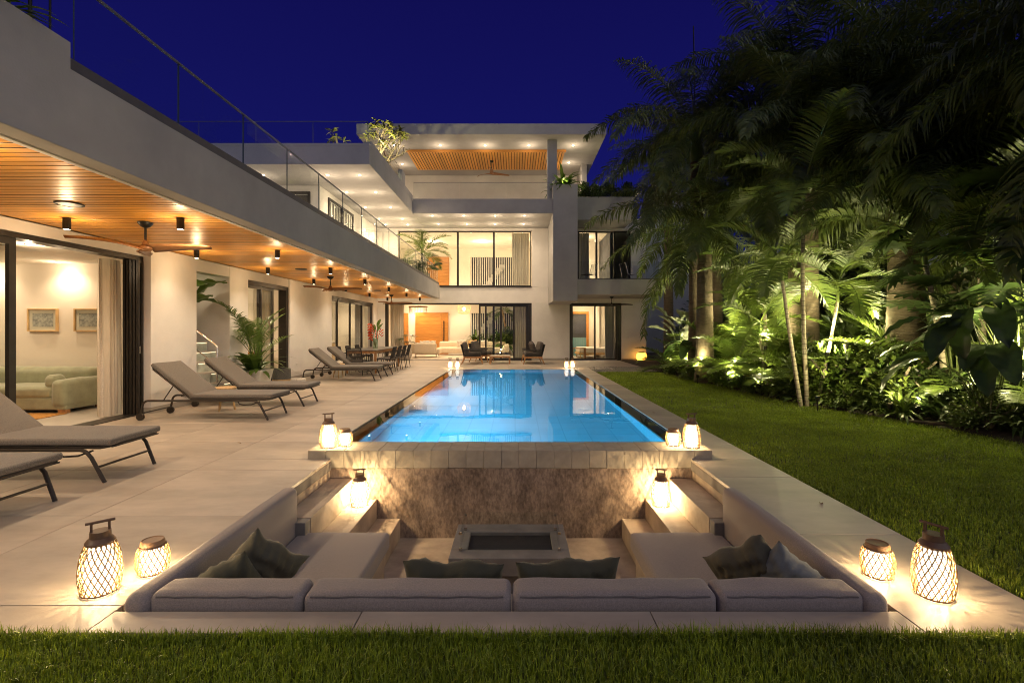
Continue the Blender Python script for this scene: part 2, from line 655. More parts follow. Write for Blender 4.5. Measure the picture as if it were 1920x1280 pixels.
def pillow_mesh(w, hgt, t, seed=0, n=26):
    """scatter pillow standing in XZ, thickness along Y, pinched corners, creases"""
    rr = random.Random(seed)
    ph = [rr.uniform(0, 6.28) for _ in range(6)]
    mb = MB()
    for sgn in (1, -1):
        def fn(u, v):
            a, b = u * 2 - 1, v * 2 - 1
            e = max(0, (1 - a ** 4) * (1 - b ** 4)) ** .6
            pin = 1 - .07 * (1 - b * b) * abs(a) ** 3
            pin2 = 1 - .09 * (1 - a * a) * abs(b) ** 3
            th = e * t / 2 * (1 + .10 * math.sin(a * 7 + ph[0] + b * 3) + .08 * math.sin(b * 15 + ph[1] + 2 * a))
            th += e * t * .06 * math.sin(a * 23 + 3.5 * math.sin(b * 4 + ph[2])) * (.25 + abs(b)) + e * t * .05 * math.sin(b * 17 + 4 * math.sin(a * 3 + ph[4])) * abs(a)
            return (a * w / 2 * pin, sgn * th, b * hgt / 2 * pin2 + .012 * math.sin(a * 6 + ph[3]))
        mb.grid(fn, n, n)
    me = mb.mesh('pillow', smooth=False)
    bm = bmesh.new()
    bm.from_mesh(me)
    bmesh.ops.remove_doubles(bm, verts=bm.verts, dist=.0006)
    bmesh.ops.recalc_face_normals(bm, faces=bm.faces)
    bm.to_mesh(me)
    bm.free()
    me.shade_smooth()
    return me

def curtain_mesh(w, h, folds, depth, seed=0):
    rr = random.Random(seed)
    ph = rr.uniform(0, 6)
    mb = MB()
    def fn(u, v):
        y = depth * (math.sin(u * folds * 2 * PI + ph) + .35 * math.sin(u * folds * 4.6 * PI + 1)) * (.75 + .25 * (1 - v))
        return (u * w + .01 * math.sin(v * 5 + u * 20), y, v * h)
    mb.grid(fn, folds * 8, 6)
    me = mb.mesh('curtain', fix=False)
    me.shade_smooth()
    return me

ORD = ['nearest', 'second', 'third', 'fourth', 'fifth', 'sixth', 'seventh', 'eighth', 'ninth', 'tenth']

# ================================================================== GROUND
CX = -.045                                    # axis of the pool and the pit
def mir(x):
    return 2 * CX - x

def lawn_mb():
    mb = MB()
    for (a, b, c, d) in ((-150, 150, -120, 2.255), (-150, -12, 2.255, 160), (2.645, 150, 2.255, 16.3), (6, 150, 16.3, 160), (-12, 6, 32, 160)):
        mb.face((a, c, -.03), (b, c, -.03), (b, d, -.03), (a, d, -.03))
    return mb
struct('lawn', lawn_mb(), 'turf', fix=False)
# planting bed soil, heaped a little over the lawn
EDGE = [(4.55, 19.5), (4.62, 17.0), (4.75, 15.2), (4.86, 13.1), (5.2, 10.2), (5.45, 9.0), (5.85, 7.5), (6.2, 6.1), (6.6, 4.6), (7.2, 2.5), (8, 0)]
def edge_x(y):
    for (x0, y0), (x1, y1) in zip(EDGE, EDGE[1:]):
        if y1 <= y <= y0:
            return x0 + (x1 - x0) * (y0 - y) / (y0 - y1)
    return EDGE[0][0] if y > EDGE[0][1] else EDGE[-1][0]
mb = MB()
ys = [0 + i * .5 for i in range(0, 60)]
def soil(u, v):
    y = u * 30
    e = edge_x(y)
    x = e + v * (22 - e)
    return (x, y, -.035 + min(.09, (x - e) * .3) + .02 * math.sin(x * 3.1 + y * 2.3) * min(1, (x - e)))
mb.grid(soil, 90, 60)
struct('planting_bed', mb, 'soil', smooth=True)

# ------------------------------------------------------------------ stone deck, slab by slab
deck = struct('deck', MB().box(-6.5, -1.99, 2.262, 17.2, -.12, -.03).box(-1.99, 1.9, 2.262, 2.44, -.12, -.03)
              .box(1.9, 2.638, 2.262, 17.2, -.12, -.03).box(-6.5, 6.0, 17.2, 22, -.12, -.03), 'joint')
slab_cache = {}
def slab(x0, x1, y0, y1):
    g = .0025
    w, d = round(x1 - x0 - 2 * g, 4), round(y1 - y0 - 2 * g, 4)
    if (w, d) not in slab_cache:
        slab_cache[(w, d)] = box(-w / 2, w / 2, -d / 2, d / 2, -.03, 0).mesh('slab', bevel=.002, seg=1)
    put('slab', slab_cache[(w, d)], 'slab_stone', deck, ((x0 + x1) / 2, (y0 + y1) / 2, rng.uniform(-.0006, .0006)))
rows = [2.262, 2.49] + [2.49 + 1.2 * i for i in range(1, 13)]
rows = [r for r in rows if r < 17.0] + [17.2]
for y0, y1 in zip(rows, rows[1:]):
    for x0, x1 in ((-6.5, -5.6), (-5.6, -4.4), (-4.4, -3.2)):
        slab(x0, x1, y0, y1)
    if y1 < 5.31:
        slab(-3.2, -1.99, y0, y1)
    elif y0 < 5.30:
        slab(-3.2, -1.99, y0, 5.30)
        slab(-3.2, -2.245, 5.30, y1)
    else:
        slab(-3.2, -2.245, y0, y1)
for x0, x1 in ((-1.99, -.76), (-.76, .67), (.67, 1.9)):
    slab(x0, x1, 2.262, 2.44)
rr_ = [2.262, 3.35] + [3.35 + 1.3 * i for i in range(1, 11)] + [17.2]
for y0, y1 in zip(rr_, rr_[1:]):
    if y1 < 5.3:
        slab(1.9, 2.638, y0, y1)
    elif y0 < 5.3:
        slab(1.9, 2.638, y0, 5.30)
        slab(2.13, 2.638, 5.30, y1)
    else:
        slab(2.13, 2.638, y0, y1)
fx = [-6.5 + 1.25 * i for i in range(11)]
for y0, y1 in ((17.2, 18.4), (18.4, 19.6), (19.6, 20.8), (20.8, 22)):
    for x0, x1 in zip(fx, fx[1:]):
        if y1 < 18.6 and x0 > 2.4:
            continue
        slab(x0, x1, y0, y1)
# path of slabs to the right of the terrace stays gravel
gm = MB()
for i in range(2600):
    x, y, r = rng.uniform(2.66, 4.75), rng.uniform(16.35, 18.4), rng.uniform(.018, .04)
    a, c = rng.uniform(0, 6.28), len(gm.v)
    z = rng.uniform(0, .02)
    for k in range(5):
        t = a + k * 2 * PI / 5
        gm.v.append((x + r * math.cos(t), y + r * .8 * math.sin(t), -.03 + z))
    gm.v.append((x, y, -.03 + z + r * .7))
    gm.f += [(c + k, c + (k + 1) % 5, c + 5) for k in range(5)]
tag(gm.build('gravel', 'pebble', fix=False), kind='stuff')
struct('gravel_base', box(2.645, 6.0, 16.3, 18.4, -.12, -.025), 'pebble')

# ------------------------------------------------------------------ sunken seating pit
Z1, Z2, Z3, ZF = -.21, -.43, -.64, -.856
pit = struct('sunken_pit', box(-2.0, 1.91, 2.42, 5.42, ZF - .1, ZF), 'pit_concrete')
def pitpart(name, b, m='pit_concrete', bev=.006):
    return b.build(name, m, pit, bevel=bev, seg=2)
for s in (0, 1):
    f = (lambda x: x) if not s else mir
    def bx(x0, x1, *r):
        a, c = sorted((f(x0), f(x1)))
        return box(a, c, *r)
    pitpart('step', bx(-1.75, -2.0, 4.2, 5.298, ZF, Z1))
    pitpart('step', bx(-1.494, -1.749, 4.2, 5.298, ZF, Z2))
    pitpart('step', bx(-1.24, -1.493, 4.2, 5.298, ZF, Z3))
    pitpart('pit_side_wall', bx(-2.001, -2.12, 2.42, 5.298, ZF, -.032))
    pitpart('seat_base', bx(-1.12, -2.0, 2.445, 4.198, ZF, Z3 + .17))
    pitpart('end_block', bx(-1.752, -1.995, 4.09, 4.197, ZF, Z1 - .004), 'fire_concrete')
pitpart('seat_base', box(-1.115, mir(-1.115), 2.445, 3.18, ZF, Z3 + .17))
pitpart('pit_front_wall', box(-2.0, 1.91, 2.33, 2.441, ZF, -.032))
pw = box(-2.24, 2.13, 5.305, 5.45, ZF - .1, -.105)
pw.build('pool_face_wall', 'stained_plaster', pit)

# ------------------------------------------------------------------ pool
PX0, PX1, PY0, PY1, PD = -2.2, 2.085, 5.72, 17.1, -1.35
pm = MB()
pm.face((PX0, PY0, PD), (PX1, PY0, PD), (PX1, PY1, PD), (PX0, PY1, PD))
pm.face((PX0, PY0, PD), (PX0, PY0, 0.02), (PX1, PY0, 0.02), (PX1, PY0, PD))
pm.face((PX0, PY1, PD), (PX1, PY1, PD), (PX1, PY1, 0), (PX0, PY1, 0))
pm.face((PX0, PY0, PD), (PX0, PY1, PD), (PX0, PY1, -.012), (PX0, PY0, -.012))
pm.face((PX1, PY0, PD), (PX1, PY0, -.012), (PX1, PY1, -.012), (PX1, PY1, PD))
pool = struct('pool', pm, 'pool_tile', fix=False)
# overflow channels beside the water
MB().box(-2.243, -2.201, 5.72, 17.14, -.12, -.03).box(2.087, 2.128, 5.72, 17.14, -.12, -.012).build('overflow_channel', 'frame_metal', pool)
box(-2.24, 2.128, 17.103, 17.197, -.12, -.006).build('pool_far_edge', 'coping_stone', pool)
wm = MB().grid(lambda u, v: (PX0 - .001 + u * (PX1 - PX0 + .002), PY0 + v * (PY1 - PY0), -.004), 1, 1)
struct('water', wm, 'pool_water', fix=False)
# coping: a row of stone blocks over the pit
xs = [-2.24 + i * (2.13 + 2.24) / 23 for i in range(24)]
cop = None
for a, b in zip(xs, xs[1:]):
    if cop is None:
        cop = box(-(b - a) / 2 + .001, (b - a) / 2 - .001, -.21, .21, -.10, .09).mesh('coping_block', bevel=.0025, seg=1)
    put('coping_block', cop, 'coping_stone', pool, ((a + b) / 2, 5.508 + rng.uniform(-.003, .003), rng.uniform(-.0015, .0015)))
box(-2.235, 2.125, 5.36, 5.715, -.104, .083).build('coping_core', 'joint', pool)
for i, y in enumerate((6.5, 8.8, 12.0, 15.2)):
    d = MB().lathe([(.0, 0), (.085, 0), (.085, .02), (0, .02)], 16, cap=False).mesh('pool_light')
    o = put('pool_light', d, 'pool_glow', pool, (PX0 + .004, y, -.30), (0, PI / 2, 0))
    lamp('pool_lamp', 'SPOT', (PX0 + .10, y, -.30), 500, (.06, .55, 1), size=.07, aim=(1, 0, -.35), spot=165, blend=.9)

# ================================================================== LEFT WING OF THE VILLA
wing = thing('villa_wing', 'low white wing with timber soffit along the left of the deck', 'house wing')
def W(name, b, m='plaster', bev=.004, par=None):
    return b.build(name, m, par or wing, bevel=bev, seg=1)
W('wall_pier', box(-6.40, -6.05, 8.15, 9.32, 0, 2.757))
W('wall_pier', box(-6.40, -6.15, 10.57, 11.3, 0, 2.757))
W('wall_pier', box(-6.40, -6.13, 13.33, 16.4, 0, 2.757))
W('wall_pier', box(-6.40, -6.15, 21.3, 21.99, 0, 2.757))
W('lintel', box(-6.40, -6.155, -1, 8.148, 2.60, 2.757))
W('lintel', box(-6.40, -6.155, 9.322, 10.568, 2.52, 2.757))
W('lintel', box(-6.40, -6.155, 11.302, 13.328, 2.54, 2.757))
W('lintel', box(-6.40, -6.155, 16.402, 21.298, 2.53, 2.757))
for a, b, x in ((8.15, 9.32, -6.05), (10.57, 11.3, -6.15), (13.33, 16.4, -6.13), (21.3, 21.99, -6.15)):
    W('skirting', box(x + .001, x + .012, a - .004, b + .004, .001, .10), 'skirting', 0)
W('skirting', box(-6.4, -6.05, 8.138, 8.149, .001, .10), 'skirting', 0)
# slab, fascia, parapet, soffit
W('roof_slab', box(-12, -3.56, -1, 21.7, 2.84, 3.30), 'plaster')
W('soffit_backing', box(-6.15, -3.56, -1, 21.7, 2.795, 2.838), 'wood_slat_back', 0)
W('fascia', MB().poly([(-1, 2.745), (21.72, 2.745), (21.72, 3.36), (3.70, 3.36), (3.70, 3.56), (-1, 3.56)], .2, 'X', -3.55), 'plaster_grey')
W('soffit_trim', box(-3.60, -3.552, -1, 21.7, 2.735, 2.79), 'plaster', 0)
W('rail_channel', box(-3.50, -3.362, 3.702, 21.6, 3.361, 3.45), 'channel_grey', 0)
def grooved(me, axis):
    """slat: varnished face, flanks coloured dark to paint in the groove shade"""
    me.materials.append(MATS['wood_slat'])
    me.materials.append(MATS['groove_shade'])
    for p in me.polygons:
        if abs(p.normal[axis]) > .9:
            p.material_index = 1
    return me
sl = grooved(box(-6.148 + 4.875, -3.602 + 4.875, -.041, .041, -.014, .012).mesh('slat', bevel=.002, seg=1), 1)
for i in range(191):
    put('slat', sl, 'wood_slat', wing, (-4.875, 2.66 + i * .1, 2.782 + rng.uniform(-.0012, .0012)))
def edged(me, axis):
    """gives the narrow faces of a pane their dark glass-edge look"""
    me.materials.append(MATS['rail_glass'])
    me.materials.append(MATS['glass_edge'])
    for p in me.polygons:
        if abs(p.normal[axis]) < .5 and abs(p.normal.z) < .5:
            p.material_index = 1
    return me
glass_m = edged(box(-.006, .006, -.594, .594, 0, .72).mesh('rail_pane'), 0)
for i in range(15):
    put('rail_pane', glass_m, 'rail_glass', wing, (-3.46, 4.44 + i * 1.2, 3.40))
W('rail_cap', box(-3.472, -3.448, 3.84, 21.6, 4.121, 4.139), 'cap_grey', 0)
# doors of the wing
def panel(par, x, y0, y1, z1, fw=.055, dep=.05, name='door_panel'):
    """sliding glass panel lying in a plane of constant X"""
    f = MB()
    f.box(x - dep / 2, x + dep / 2, y0, y0 + fw, .012, z1).box(x - dep / 2, x + dep / 2, y1 - fw, y1, .012, z1)
    f.box(x - dep / 2, x + dep / 2, y0 + fw, y1 - fw, .012, .07).box(x - dep / 2, x + dep / 2, y0 + fw, y1 - fw, z1 - fw, z1)
    o = f.build(name, 'frame_metal', par, fix=False)
    box(x - .005, x + .005, y0 + fw - .01, y1 - fw + .01, .06, z1 - fw + .01).build('pane', 'glass', o)
    return o
def panel_x(par, y, x0, x1, z0, z1, fw=.055, dep=.05, name='door_panel', pane='glass'):
    """the same in a plane of constant Y"""
    f = MB()
    f.box(x0, x0 + fw, y - dep / 2, y + dep / 2, z0, z1).box(x1 - fw, x1, y - dep / 2, y + dep / 2, z0, z1)
    f.box(x0 + fw, x1 - fw, y - dep / 2, y + dep / 2, z0, z0 + fw).box(x0 + fw, x1 - fw, y - dep / 2, y + dep / 2, z1 - fw, z1)
    o = f.build(name, 'frame_metal', par, fix=False)
    box(x0 + fw - .01, x1 - fw + .01, y - .005, y + .005, z0 + fw - .01, z1 - fw + .01).build('pane', pane, o)
    return o
W('door_head', box(-6.38, -6.17, -1, 8.14, 2.53, 2.598), 'frame_metal', 0)
W('door_track', box(-6.42, -6.14, -1, 8.14, .002, .012), 'frame_metal', 0)
panel(wing, -6.23, 4.5, 6.10, 2.53, .085)
panel(wing, -6.30, 2.9, 4.5, 2.53, .085)
for i in range(5):
    o = panel(wing, -6.37 + .048 * i, 7.985 + .008 * i, 8.13, 2.53, .04, .036)
    if i > 2:
        box(-6.37 + .048 * i + .018, -6.37 + .048 * i + .035, 8.03, 8.045, 1.0, 1.12).build('handle', 'steel', o)
W('door_head', box(-6.37, -6.17, 11.302, 13.328, 2.44, 2.539), 'frame_metal', 0)
panel(wing, -6.24, 11.31, 12.05, 2.44, .07)
panel(wing, -6.30, 12.0, 12.75, 2.44, .07)
W('door_jamb', box(-6.38, -6.17, 13.22, 13.327, 0, 2.439), 'frame_metal', 0)
W('door_head', box(-6.37, -6.17, 16.402, 21.298, 2.45, 2.529), 'frame_metal', 0)
for a, b in ((16.41, 17.2), (17.1, 18.55), (18.45, 19.95), (19.85, 21.29)):
    panel(wing, -6.24, a, b, 2.45, .09)
# rooms: floors, ceilings, walls
W('floor', box(-12, -6.41, -1, 22, -.1, .001), 'floor_stone', 0)
W('inner_wall', box(-12, -6.402, 9.10, 9.315, 0, 2.8), 'inner_wall', 0)
W('inner_wall', box(-12.2, -12.0, -1, 22, 0, 2.8), 'inner_wall', 0)
W('inner_wall', box(-12, -6.402, -1.2, -1.0, 0, 2.8), 'inner_wall', 0)
W('inner_wall', box(-9.3, -6.402, 10.575, 10.72, 0, 2.8), 'plaster', 0)
W('inner_wall', box(-12, -6.402, 14.9, 15.1, 0, 2.8), 'inner_wall', 0)
W('inner_wall', box(-9.4, -9.2, 9.32, 10.57, 0, 5), 'plaster', 0)
W('ceiling', MB().box(-12, -6.402, 7.6, 9.10, 2.61, 2.70).box(-12, -11, -1, 7.6, 2.61, 2.70).box(-7.3, -6.402, -1, 7.6, 2.61, 2.70).box(-11, -7.3, -1, 0, 2.61, 2.70), 'inner_ceiling', 0)
W('ceiling', box(-12, -6.402, 10.72, 22, 2.63, 2.72), 'inner_ceiling', 0)
W('inner_wall', box(-9.6, -9.4, 15.1, 22, 0, 2.63), 'inner_wall', 0)
W('inner_wall', box(-12, -6.402, 21.8, 21.98, 0, 2.8), 'inner_wall', 0)
W('skirting', box(-12, -6.41, 9.088, 9.099, .001, .09), 'inner_wall', 0)
# steps up the passage
for i in range(11):
    a = -5.30 - .25 * i
    o = W('stair_step', box(a - .25 - (.0 if i < 10 else .9), a, 9.335, 10.42, .001 + (.19 * i if i else 0), .19 * (i + 1) - .022), 'marble_step', 0)
    box(a - .27, a + .015, 9.33, 10.425, .19 * (i + 1) - .021, .19 * (i + 1)).build('tread', 'floor_stone', o)
    if i < 6:
        box(a + .001, a + .010, 9.36, 10.40, .19 * (i + 1) - .032, .19 * (i + 1) - .024).build('light_strip', 'strip_glow', o)
W('ceiling', box(-9.2, -6.402, 9.32, 10.57, 2.765, 2.83), 'plaster', 0)
hr = MB().tube([(-5.72, 9.42, .381), (-5.72, 9.42, 1.05), (-5.76, 9.42, 1.10), (-7.9, 9.42, 2.72)], .022, 10)
hr.tube([(-5.72, 9.42, .70), (-7.9, 9.42, 2.33)], .012, 8)
tag(hr.build('handrail', 'steel', smooth=True), 'steel handrail rising beside the marble steps in the passage', 'handrail')

# ================================================================== MAIN BLOCK OF THE VILLA
villa = thing('villa', 'three storey white villa with broad roof at the end of the pool', 'house', (0, 22, 0))
def V(name, b, m='plaster', bev=.004, par=None):
    b.v = [(x, y - 22, z) for x, y, z in b.v]
    return b.build(name, m, par or villa, bevel=bev, seg=1)
YF = 22.0
# ground storey
V('wall', box(-6.398, -5.84, YF, 22.25, 0, 2.57))
V('wall', box(.74, 2.44, YF, 22.25, 0, 2.57))
V('wall', box(4.76, 5.86, YF - .06, 22.25, 0, 2.755))
V('wall', box(-6.398, 4.758, YF, 22.25, 2.571, 3.288))
V('wall', box(5.61, 5.86, 22.252, 30, 0, 5.9))
V('skirting', box(.74, 2.44, YF - .012, YF - .001, .001, .10), 'skirting', 0)
V('skirting', box(4.75, 5.87, YF - .072, YF - .061, .001, .10), 'skirting', 0)
# first storey
V('wall', box(-6.398, -5.26, YF, 22.25, 3.29, 5.81))
V('wall', box(.74, 2.8, YF, 22.25, 3.29, 5.81))
V('wall', box(5.19, 5.86, YF, 22.25, 3.29, 5.81), 'plaster')
V('wall', box(-6.398, 5.86, YF, 22.25, 5.812, 5.918))
V('wall', box(-12, -6.15, 15.46, 15.7, 3.302, 5.918))
V('wall', box(-6.399, -6.151, 15.702, 21.998, 3.302, 5.918))
# slabs and soffits over the first storey
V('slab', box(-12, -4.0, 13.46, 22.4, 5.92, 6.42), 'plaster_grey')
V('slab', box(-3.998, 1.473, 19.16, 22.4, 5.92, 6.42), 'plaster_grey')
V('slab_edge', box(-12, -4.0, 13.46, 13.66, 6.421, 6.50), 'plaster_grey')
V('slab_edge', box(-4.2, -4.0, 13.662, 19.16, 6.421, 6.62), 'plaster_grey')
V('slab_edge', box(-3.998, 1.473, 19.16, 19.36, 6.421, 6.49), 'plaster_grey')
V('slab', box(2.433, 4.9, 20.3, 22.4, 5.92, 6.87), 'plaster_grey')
V('slab', box(-12, 5.86, 22.402, 28, 5.92, 6.42), 'plaster')
V('fin_wall', box(1.475, 2.43, 19.1, 21.998, 2.50, 7.04), 'plaster_grey')
# roof terrace
V('wall', box(-6.4, 3.3, 24.3, 24.5, 6.42, 9.0))
V('wall', box(3.05, 3.3, 22.6, 24.298, 6.42, 9.0), 'plaster_grey')
V('wall', box(-6.4, -6.15, 21.0, 24.298, 6.42, 9.0))
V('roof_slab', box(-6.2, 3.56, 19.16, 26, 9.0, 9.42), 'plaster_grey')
V('column', box(1.29, 1.68, 19.7, 20.0, 6.42, 8.998), 'plaster_grey')
tc_ = V('timber_ceiling', box(-4.62, 2.12, 20.85, 23.25, 8.965, 8.995), 'wood_slat_back', 0)
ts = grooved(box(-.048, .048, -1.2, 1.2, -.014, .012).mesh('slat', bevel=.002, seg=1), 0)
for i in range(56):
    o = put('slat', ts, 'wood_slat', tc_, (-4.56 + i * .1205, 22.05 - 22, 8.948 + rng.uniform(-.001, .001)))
V('trim', box(-4.66, 2.16, 20.78, 20.845, 8.90, 8.996), 'wood_panel', 0)
# fronts of glass
V('window_sill', box(-5.26, .74, YF - .05, YF + .2, 3.289, 3.318), 'frame_metal', 0)
for a, b in ((-5.24, -4.2), (-4.2, -2.58), (-2.58, -.96), (-.96, .72)):
    f = panel_x(villa, YF + .1 - 22, a, b, 3.32, 5.80, .045, .06, name='window')
V('door_head', box(-5.84, .74, YF + .02, YF + .2, 2.50, 2.569), 'frame_metal', 0)
V('door_jamb', box(-5.838, -5.72, YF + .02, YF + .2, 0, 2.498), 'frame_metal', 0)
V('door_jamb', box(.58, .738, YF + .02, YF + .2, 0, 2.498), 'frame_metal', 0)
V('door_track', box(-5.84, .74, YF + .0, YF + .24, .002, .014), 'frame_metal', 0)
panel_x(villa, .06, -1.63, -.60, .015, 2.50, .075)
panel_x(villa, .11, -1.36, -.02, .015, 2.50, .075)
panel_x(villa, .16, -1.02, .58, .015, 2.50, .09)
V('door_head', box(2.44, 4.76, YF + .02, YF + .2, 2.50, 2.569), 'frame_metal', 0)
V('door_jamb', box(2.442, 2.52, YF + .02, YF + .2, .0, 2.498), 'frame_metal', 0)
V('door_jamb', box(4.58, 4.757, YF + .02, YF + .2, .0, 2.498), 'frame_metal', 0)
panel_x(villa, .08, 2.52, 3.62, .015, 2.50, .07)
panel_x(villa, .13, 3.55, 4.58, .015, 2.50, .07)
# first floor right: balcony and its doors
bal = V('balcony', box(2.433, 5.81, 19.3, 21.998, 2.76, 3.30), 'plaster_grey')
V('balcony_kerb', box(2.433, 5.81, 19.3, 19.5, 3.301, 3.37), 'plaster_grey')
V('balcony_kerb', box(5.61, 5.81, 19.502, 21.998, 3.301, 3.37), 'plaster_grey')
V('rail_cap', box(2.433, 5.75, 19.37, 19.43, 3.371, 3.40), 'frame_metal', 0)
for i in range(3):
    edged(V('rail_pane', box(2.45 + i * 1.1, 3.54 + i * 1.1, 19.394, 19.406, 3.40, 4.08), None, 0).data, 1)
edged(V('rail_pane', box(5.69, 5.702, 19.45, 21.9, 3.372, 4.08), None, 0).data, 0)
panel_x(villa, .1, 2.81, 3.70, 3.32, 5.80, .06, name='door_panel')
panel_x(villa, .15, 3.62, 4.50, 3.32, 5.80, .06, name='door_panel')
panel_x(villa, .1, 4.42, 5.18, 3.32, 5.80, .06, name='door_panel')
V('inner_wall', box(2.5, 5.6, 25.4, 25.5, 3.3, 5.9), 'inner_wall', 0)
V('inner_wall', box(2.45, 2.55, 22.26, 25.4, 3.3, 5.9), 'inner_wall', 0)
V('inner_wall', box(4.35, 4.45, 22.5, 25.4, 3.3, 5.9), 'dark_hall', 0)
# the windows of the left first-floor room
def side_window(y0, y1, z0, z1):
    o = MB().box(-6.16, -6.10, y0, y0 + .07, z0, z1).box(-6.16, -6.10, y1 - .07, y1, z0, z1).box(-6.16, -6.10, y0 + .07, y1 - .07, z1 - .07, z1) \
        .box(-6.16, -6.10, (y0 + y1) / 2 - .05, (y0 + y1) / 2 + .05, z0, z1 - .07)
    o = V('window', o, 'frame_metal', 0)
    g = box(-6.135, -6.125, y0 + .06 - 22, y1 - .06 - 22, z0, z1 - .06).build('pane', 'glass', o)
    c = put('curtain', curtain_mesh(y1 - y0 - .16, z1 - z0 - .1, 9, .02, 3), 'charcoal_fabric', o, (-6.147, y0 + .08 - 22, z0), (0, 0, PI / 2))
side_window(16.1, 18.55, 3.32, 5.72)
w_ = V('window', MB().box(-6.52, -6.45, 15.40, 15.459, 3.32, 5.72).box(-9.4, -9.33, 15.40, 15.459, 3.32, 5.72).box(-9.33, -6.52, 15.40, 15.459, 5.64, 5.72).box(-7.95, -7.88, 15.40, 15.459, 3.32, 5.64), 'frame_metal', 0)
box(-9.34, -6.51, 15.42 - 22, 15.43 - 22, 3.32, 5.65).build('pane', 'glass', w_)
put('curtain', curtain_mesh(2.8, 2.3, 14, .012, 5), 'charcoal_fabric', w_, (-9.33, 15.446 - 22, 3.32))
# glass rails of the upper terraces
for i in range(5):
    edged(V('rail_pane', box(-11.9 + i * 1.58, -11.9 + i * 1.58 + 1.56, 13.56, 13.572, 6.48, 7.13), None, 0).data, 1)
V('rail_cap', box(-11.9, -4.08, 13.558, 13.574, 7.131, 7.143), 'cap_grey', 0)
for i in range(3):
    edged(V('rail_pane', box(-4.108, -4.096, 13.6 + i * 1.25, 14.83 + i * 1.25, 6.60, 7.13), None, 0).data, 0)
V('rail_cap', box(-4.11, -4.094, 13.6, 17.35, 7.131, 7.143), 'cap_grey', 0)
V('rail_post', box(-4.17, -4.03, 17.45, 17.95, 6.625, 7.08), 'plaster_grey', 0)
for i in range(3):
    edged(V('rail_pane', box(-3.99 + i * 1.82, -3.99 + i * 1.82 + 1.80, 19.254, 19.266, 6.49, 7.14), None, 0).data, 1)
V('rail_cap', box(-3.99, 1.47, 19.25, 19.27, 7.141, 7.16), 'cap_grey', 0)
# living room below, gallery above, stair court behind
V('floor', box(-6.4, 5.6, 22.252, 28, -.1, .001), 'floor_stone', 0)
V('floor', box(-6.4, 5.6, 22.252, 28, 2.85, 3.28), 'inner_ceiling', 0)
V('inner_wall', box(-6.6, -6.402, 22.252, 28, 0, 5.9), 'inner_wall', 0)
for z0, z1, zo in ((.002, 2.849, 2.30), (3.282, 5.9, 5.44)):
    V('inner_wall', box(-6.4, -2.5, 27.5, 27.7, z0, z1), 'inner_wall', 0)
    V('inner_wall', box(-.02, 1.10, 27.5, 27.7, z0, z1), 'inner_wall', 0)
    V('inner_wall', box(-2.499, -.021, 27.5, 27.7, zo, z1), 'inner_wall', 0)
    V('inner_wall', box(1.1, 1.25, 22.26, 27.7, z0, z1), 'inner_wall', 0)
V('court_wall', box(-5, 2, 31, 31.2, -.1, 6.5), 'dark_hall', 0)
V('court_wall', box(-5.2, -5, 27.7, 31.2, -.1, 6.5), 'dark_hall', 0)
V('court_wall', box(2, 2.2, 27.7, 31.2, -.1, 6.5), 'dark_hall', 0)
V('court_floor', box(-5, 2, 27.702, 31, -.12, -.005), 'soil', 0)
bar = box(-.018, .018, -.03, .03, 0, 1).mesh('screen_bar')
for z, h, n_ in ((.01, 2.3, 24), (3.29, 2.15, 24)):
    for i in range(n_):
        o = put('screen_bar', bar, 'white_paint' if z > 3 else None, villa, (-2.45 + i * .1035, 27.6 - 22, z), sc=(1, 1, h))
st = thing('staircase', 'white zigzag staircase climbing behind the slatted screen', 'staircase', (-3, 29, 0))
stp = box(-.15, .15, -.5, .5, -.09, .09).mesh('stair_step')
stz = box(-.02, .02, -.5, .5, -.17, .0).mesh('riser')
for i in range(26):
    o = put('stair_step', stp, 'white_paint', st, (.2 + i * .155 if i < 14 else .2 + (i - 12) * .155, 0, .3 + i * .19))
# front door, panel, bedroom
fd = tag(put('front_door', box(-.92, .92, -.04, .04, 0, 2.33).mesh('front_door', bevel=.004, seg=1), None, None, (-4.66, 27.44, 0)),
         'big orange timber front door glowing at the back of the living room', 'door')
fd.data.materials.append(MATS['wood_panel'])
plk = box(-.70, .72, -.012, .012, 0, .222).mesh('plank', bevel=.004, seg=1)
for i in range(10):
    put('plank', plk, 'wood_panel', fd, (-.16, -.052, .03 + i * .229))
box(.60, .88, -.055, -.041, .03, 2.30).build('side_board', 'wood_panel', fd)
box(.655, .705, -.09, -.056, .62, 1.86).build('handle', 'dark_metal', fd)
tag(put('side_door', box(-.14, .14, -.04, .04, 0, 2.3).mesh('side_door', bevel=.004, seg=1), None, None, (-6.12, 27.44, 0)),
    'narrow orange timber door at the far left of the living room', 'door').data.materials.append(MATS['wood_panel'])
up = tag(put('wood_panel', box(-.62, .62, -.03, .03, 0, 2.14).mesh('wood_panel', bevel=.004, seg=1), None, None, (-4.32, 27.46, 3.30)),
         'orange timber wall panel in the upstairs gallery behind the potted palm', 'wall panel')
up.data.materials.append(MATS['wood_panel'])
plk2 = box(-.60, .60, -.012, .012, 0, .345).mesh('plank', bevel=.004, seg=1)
for i in range(6):
    put('plank', plk2, 'wood_panel', up, (0, -.043, .03 + i * .352))
V('inner_wall', box(1.26, 5.6, 26, 26.15, .002, 2.849), 'inner_wall', 0)
V('inner_wall', box(4.1, 4.2, 23.9, 25.99, .002, 2.849), 'inner_wall', 0)
V('inner_wall', box(1.9, 2.0, 22.26, 25.99, .002, 2.849), 'inner_wall', 0)
bdm = thing('bathroom_door', 'timber framed doorway to the tiled bathroom behind the bed', 'door', (3.35, 25.95, 0))
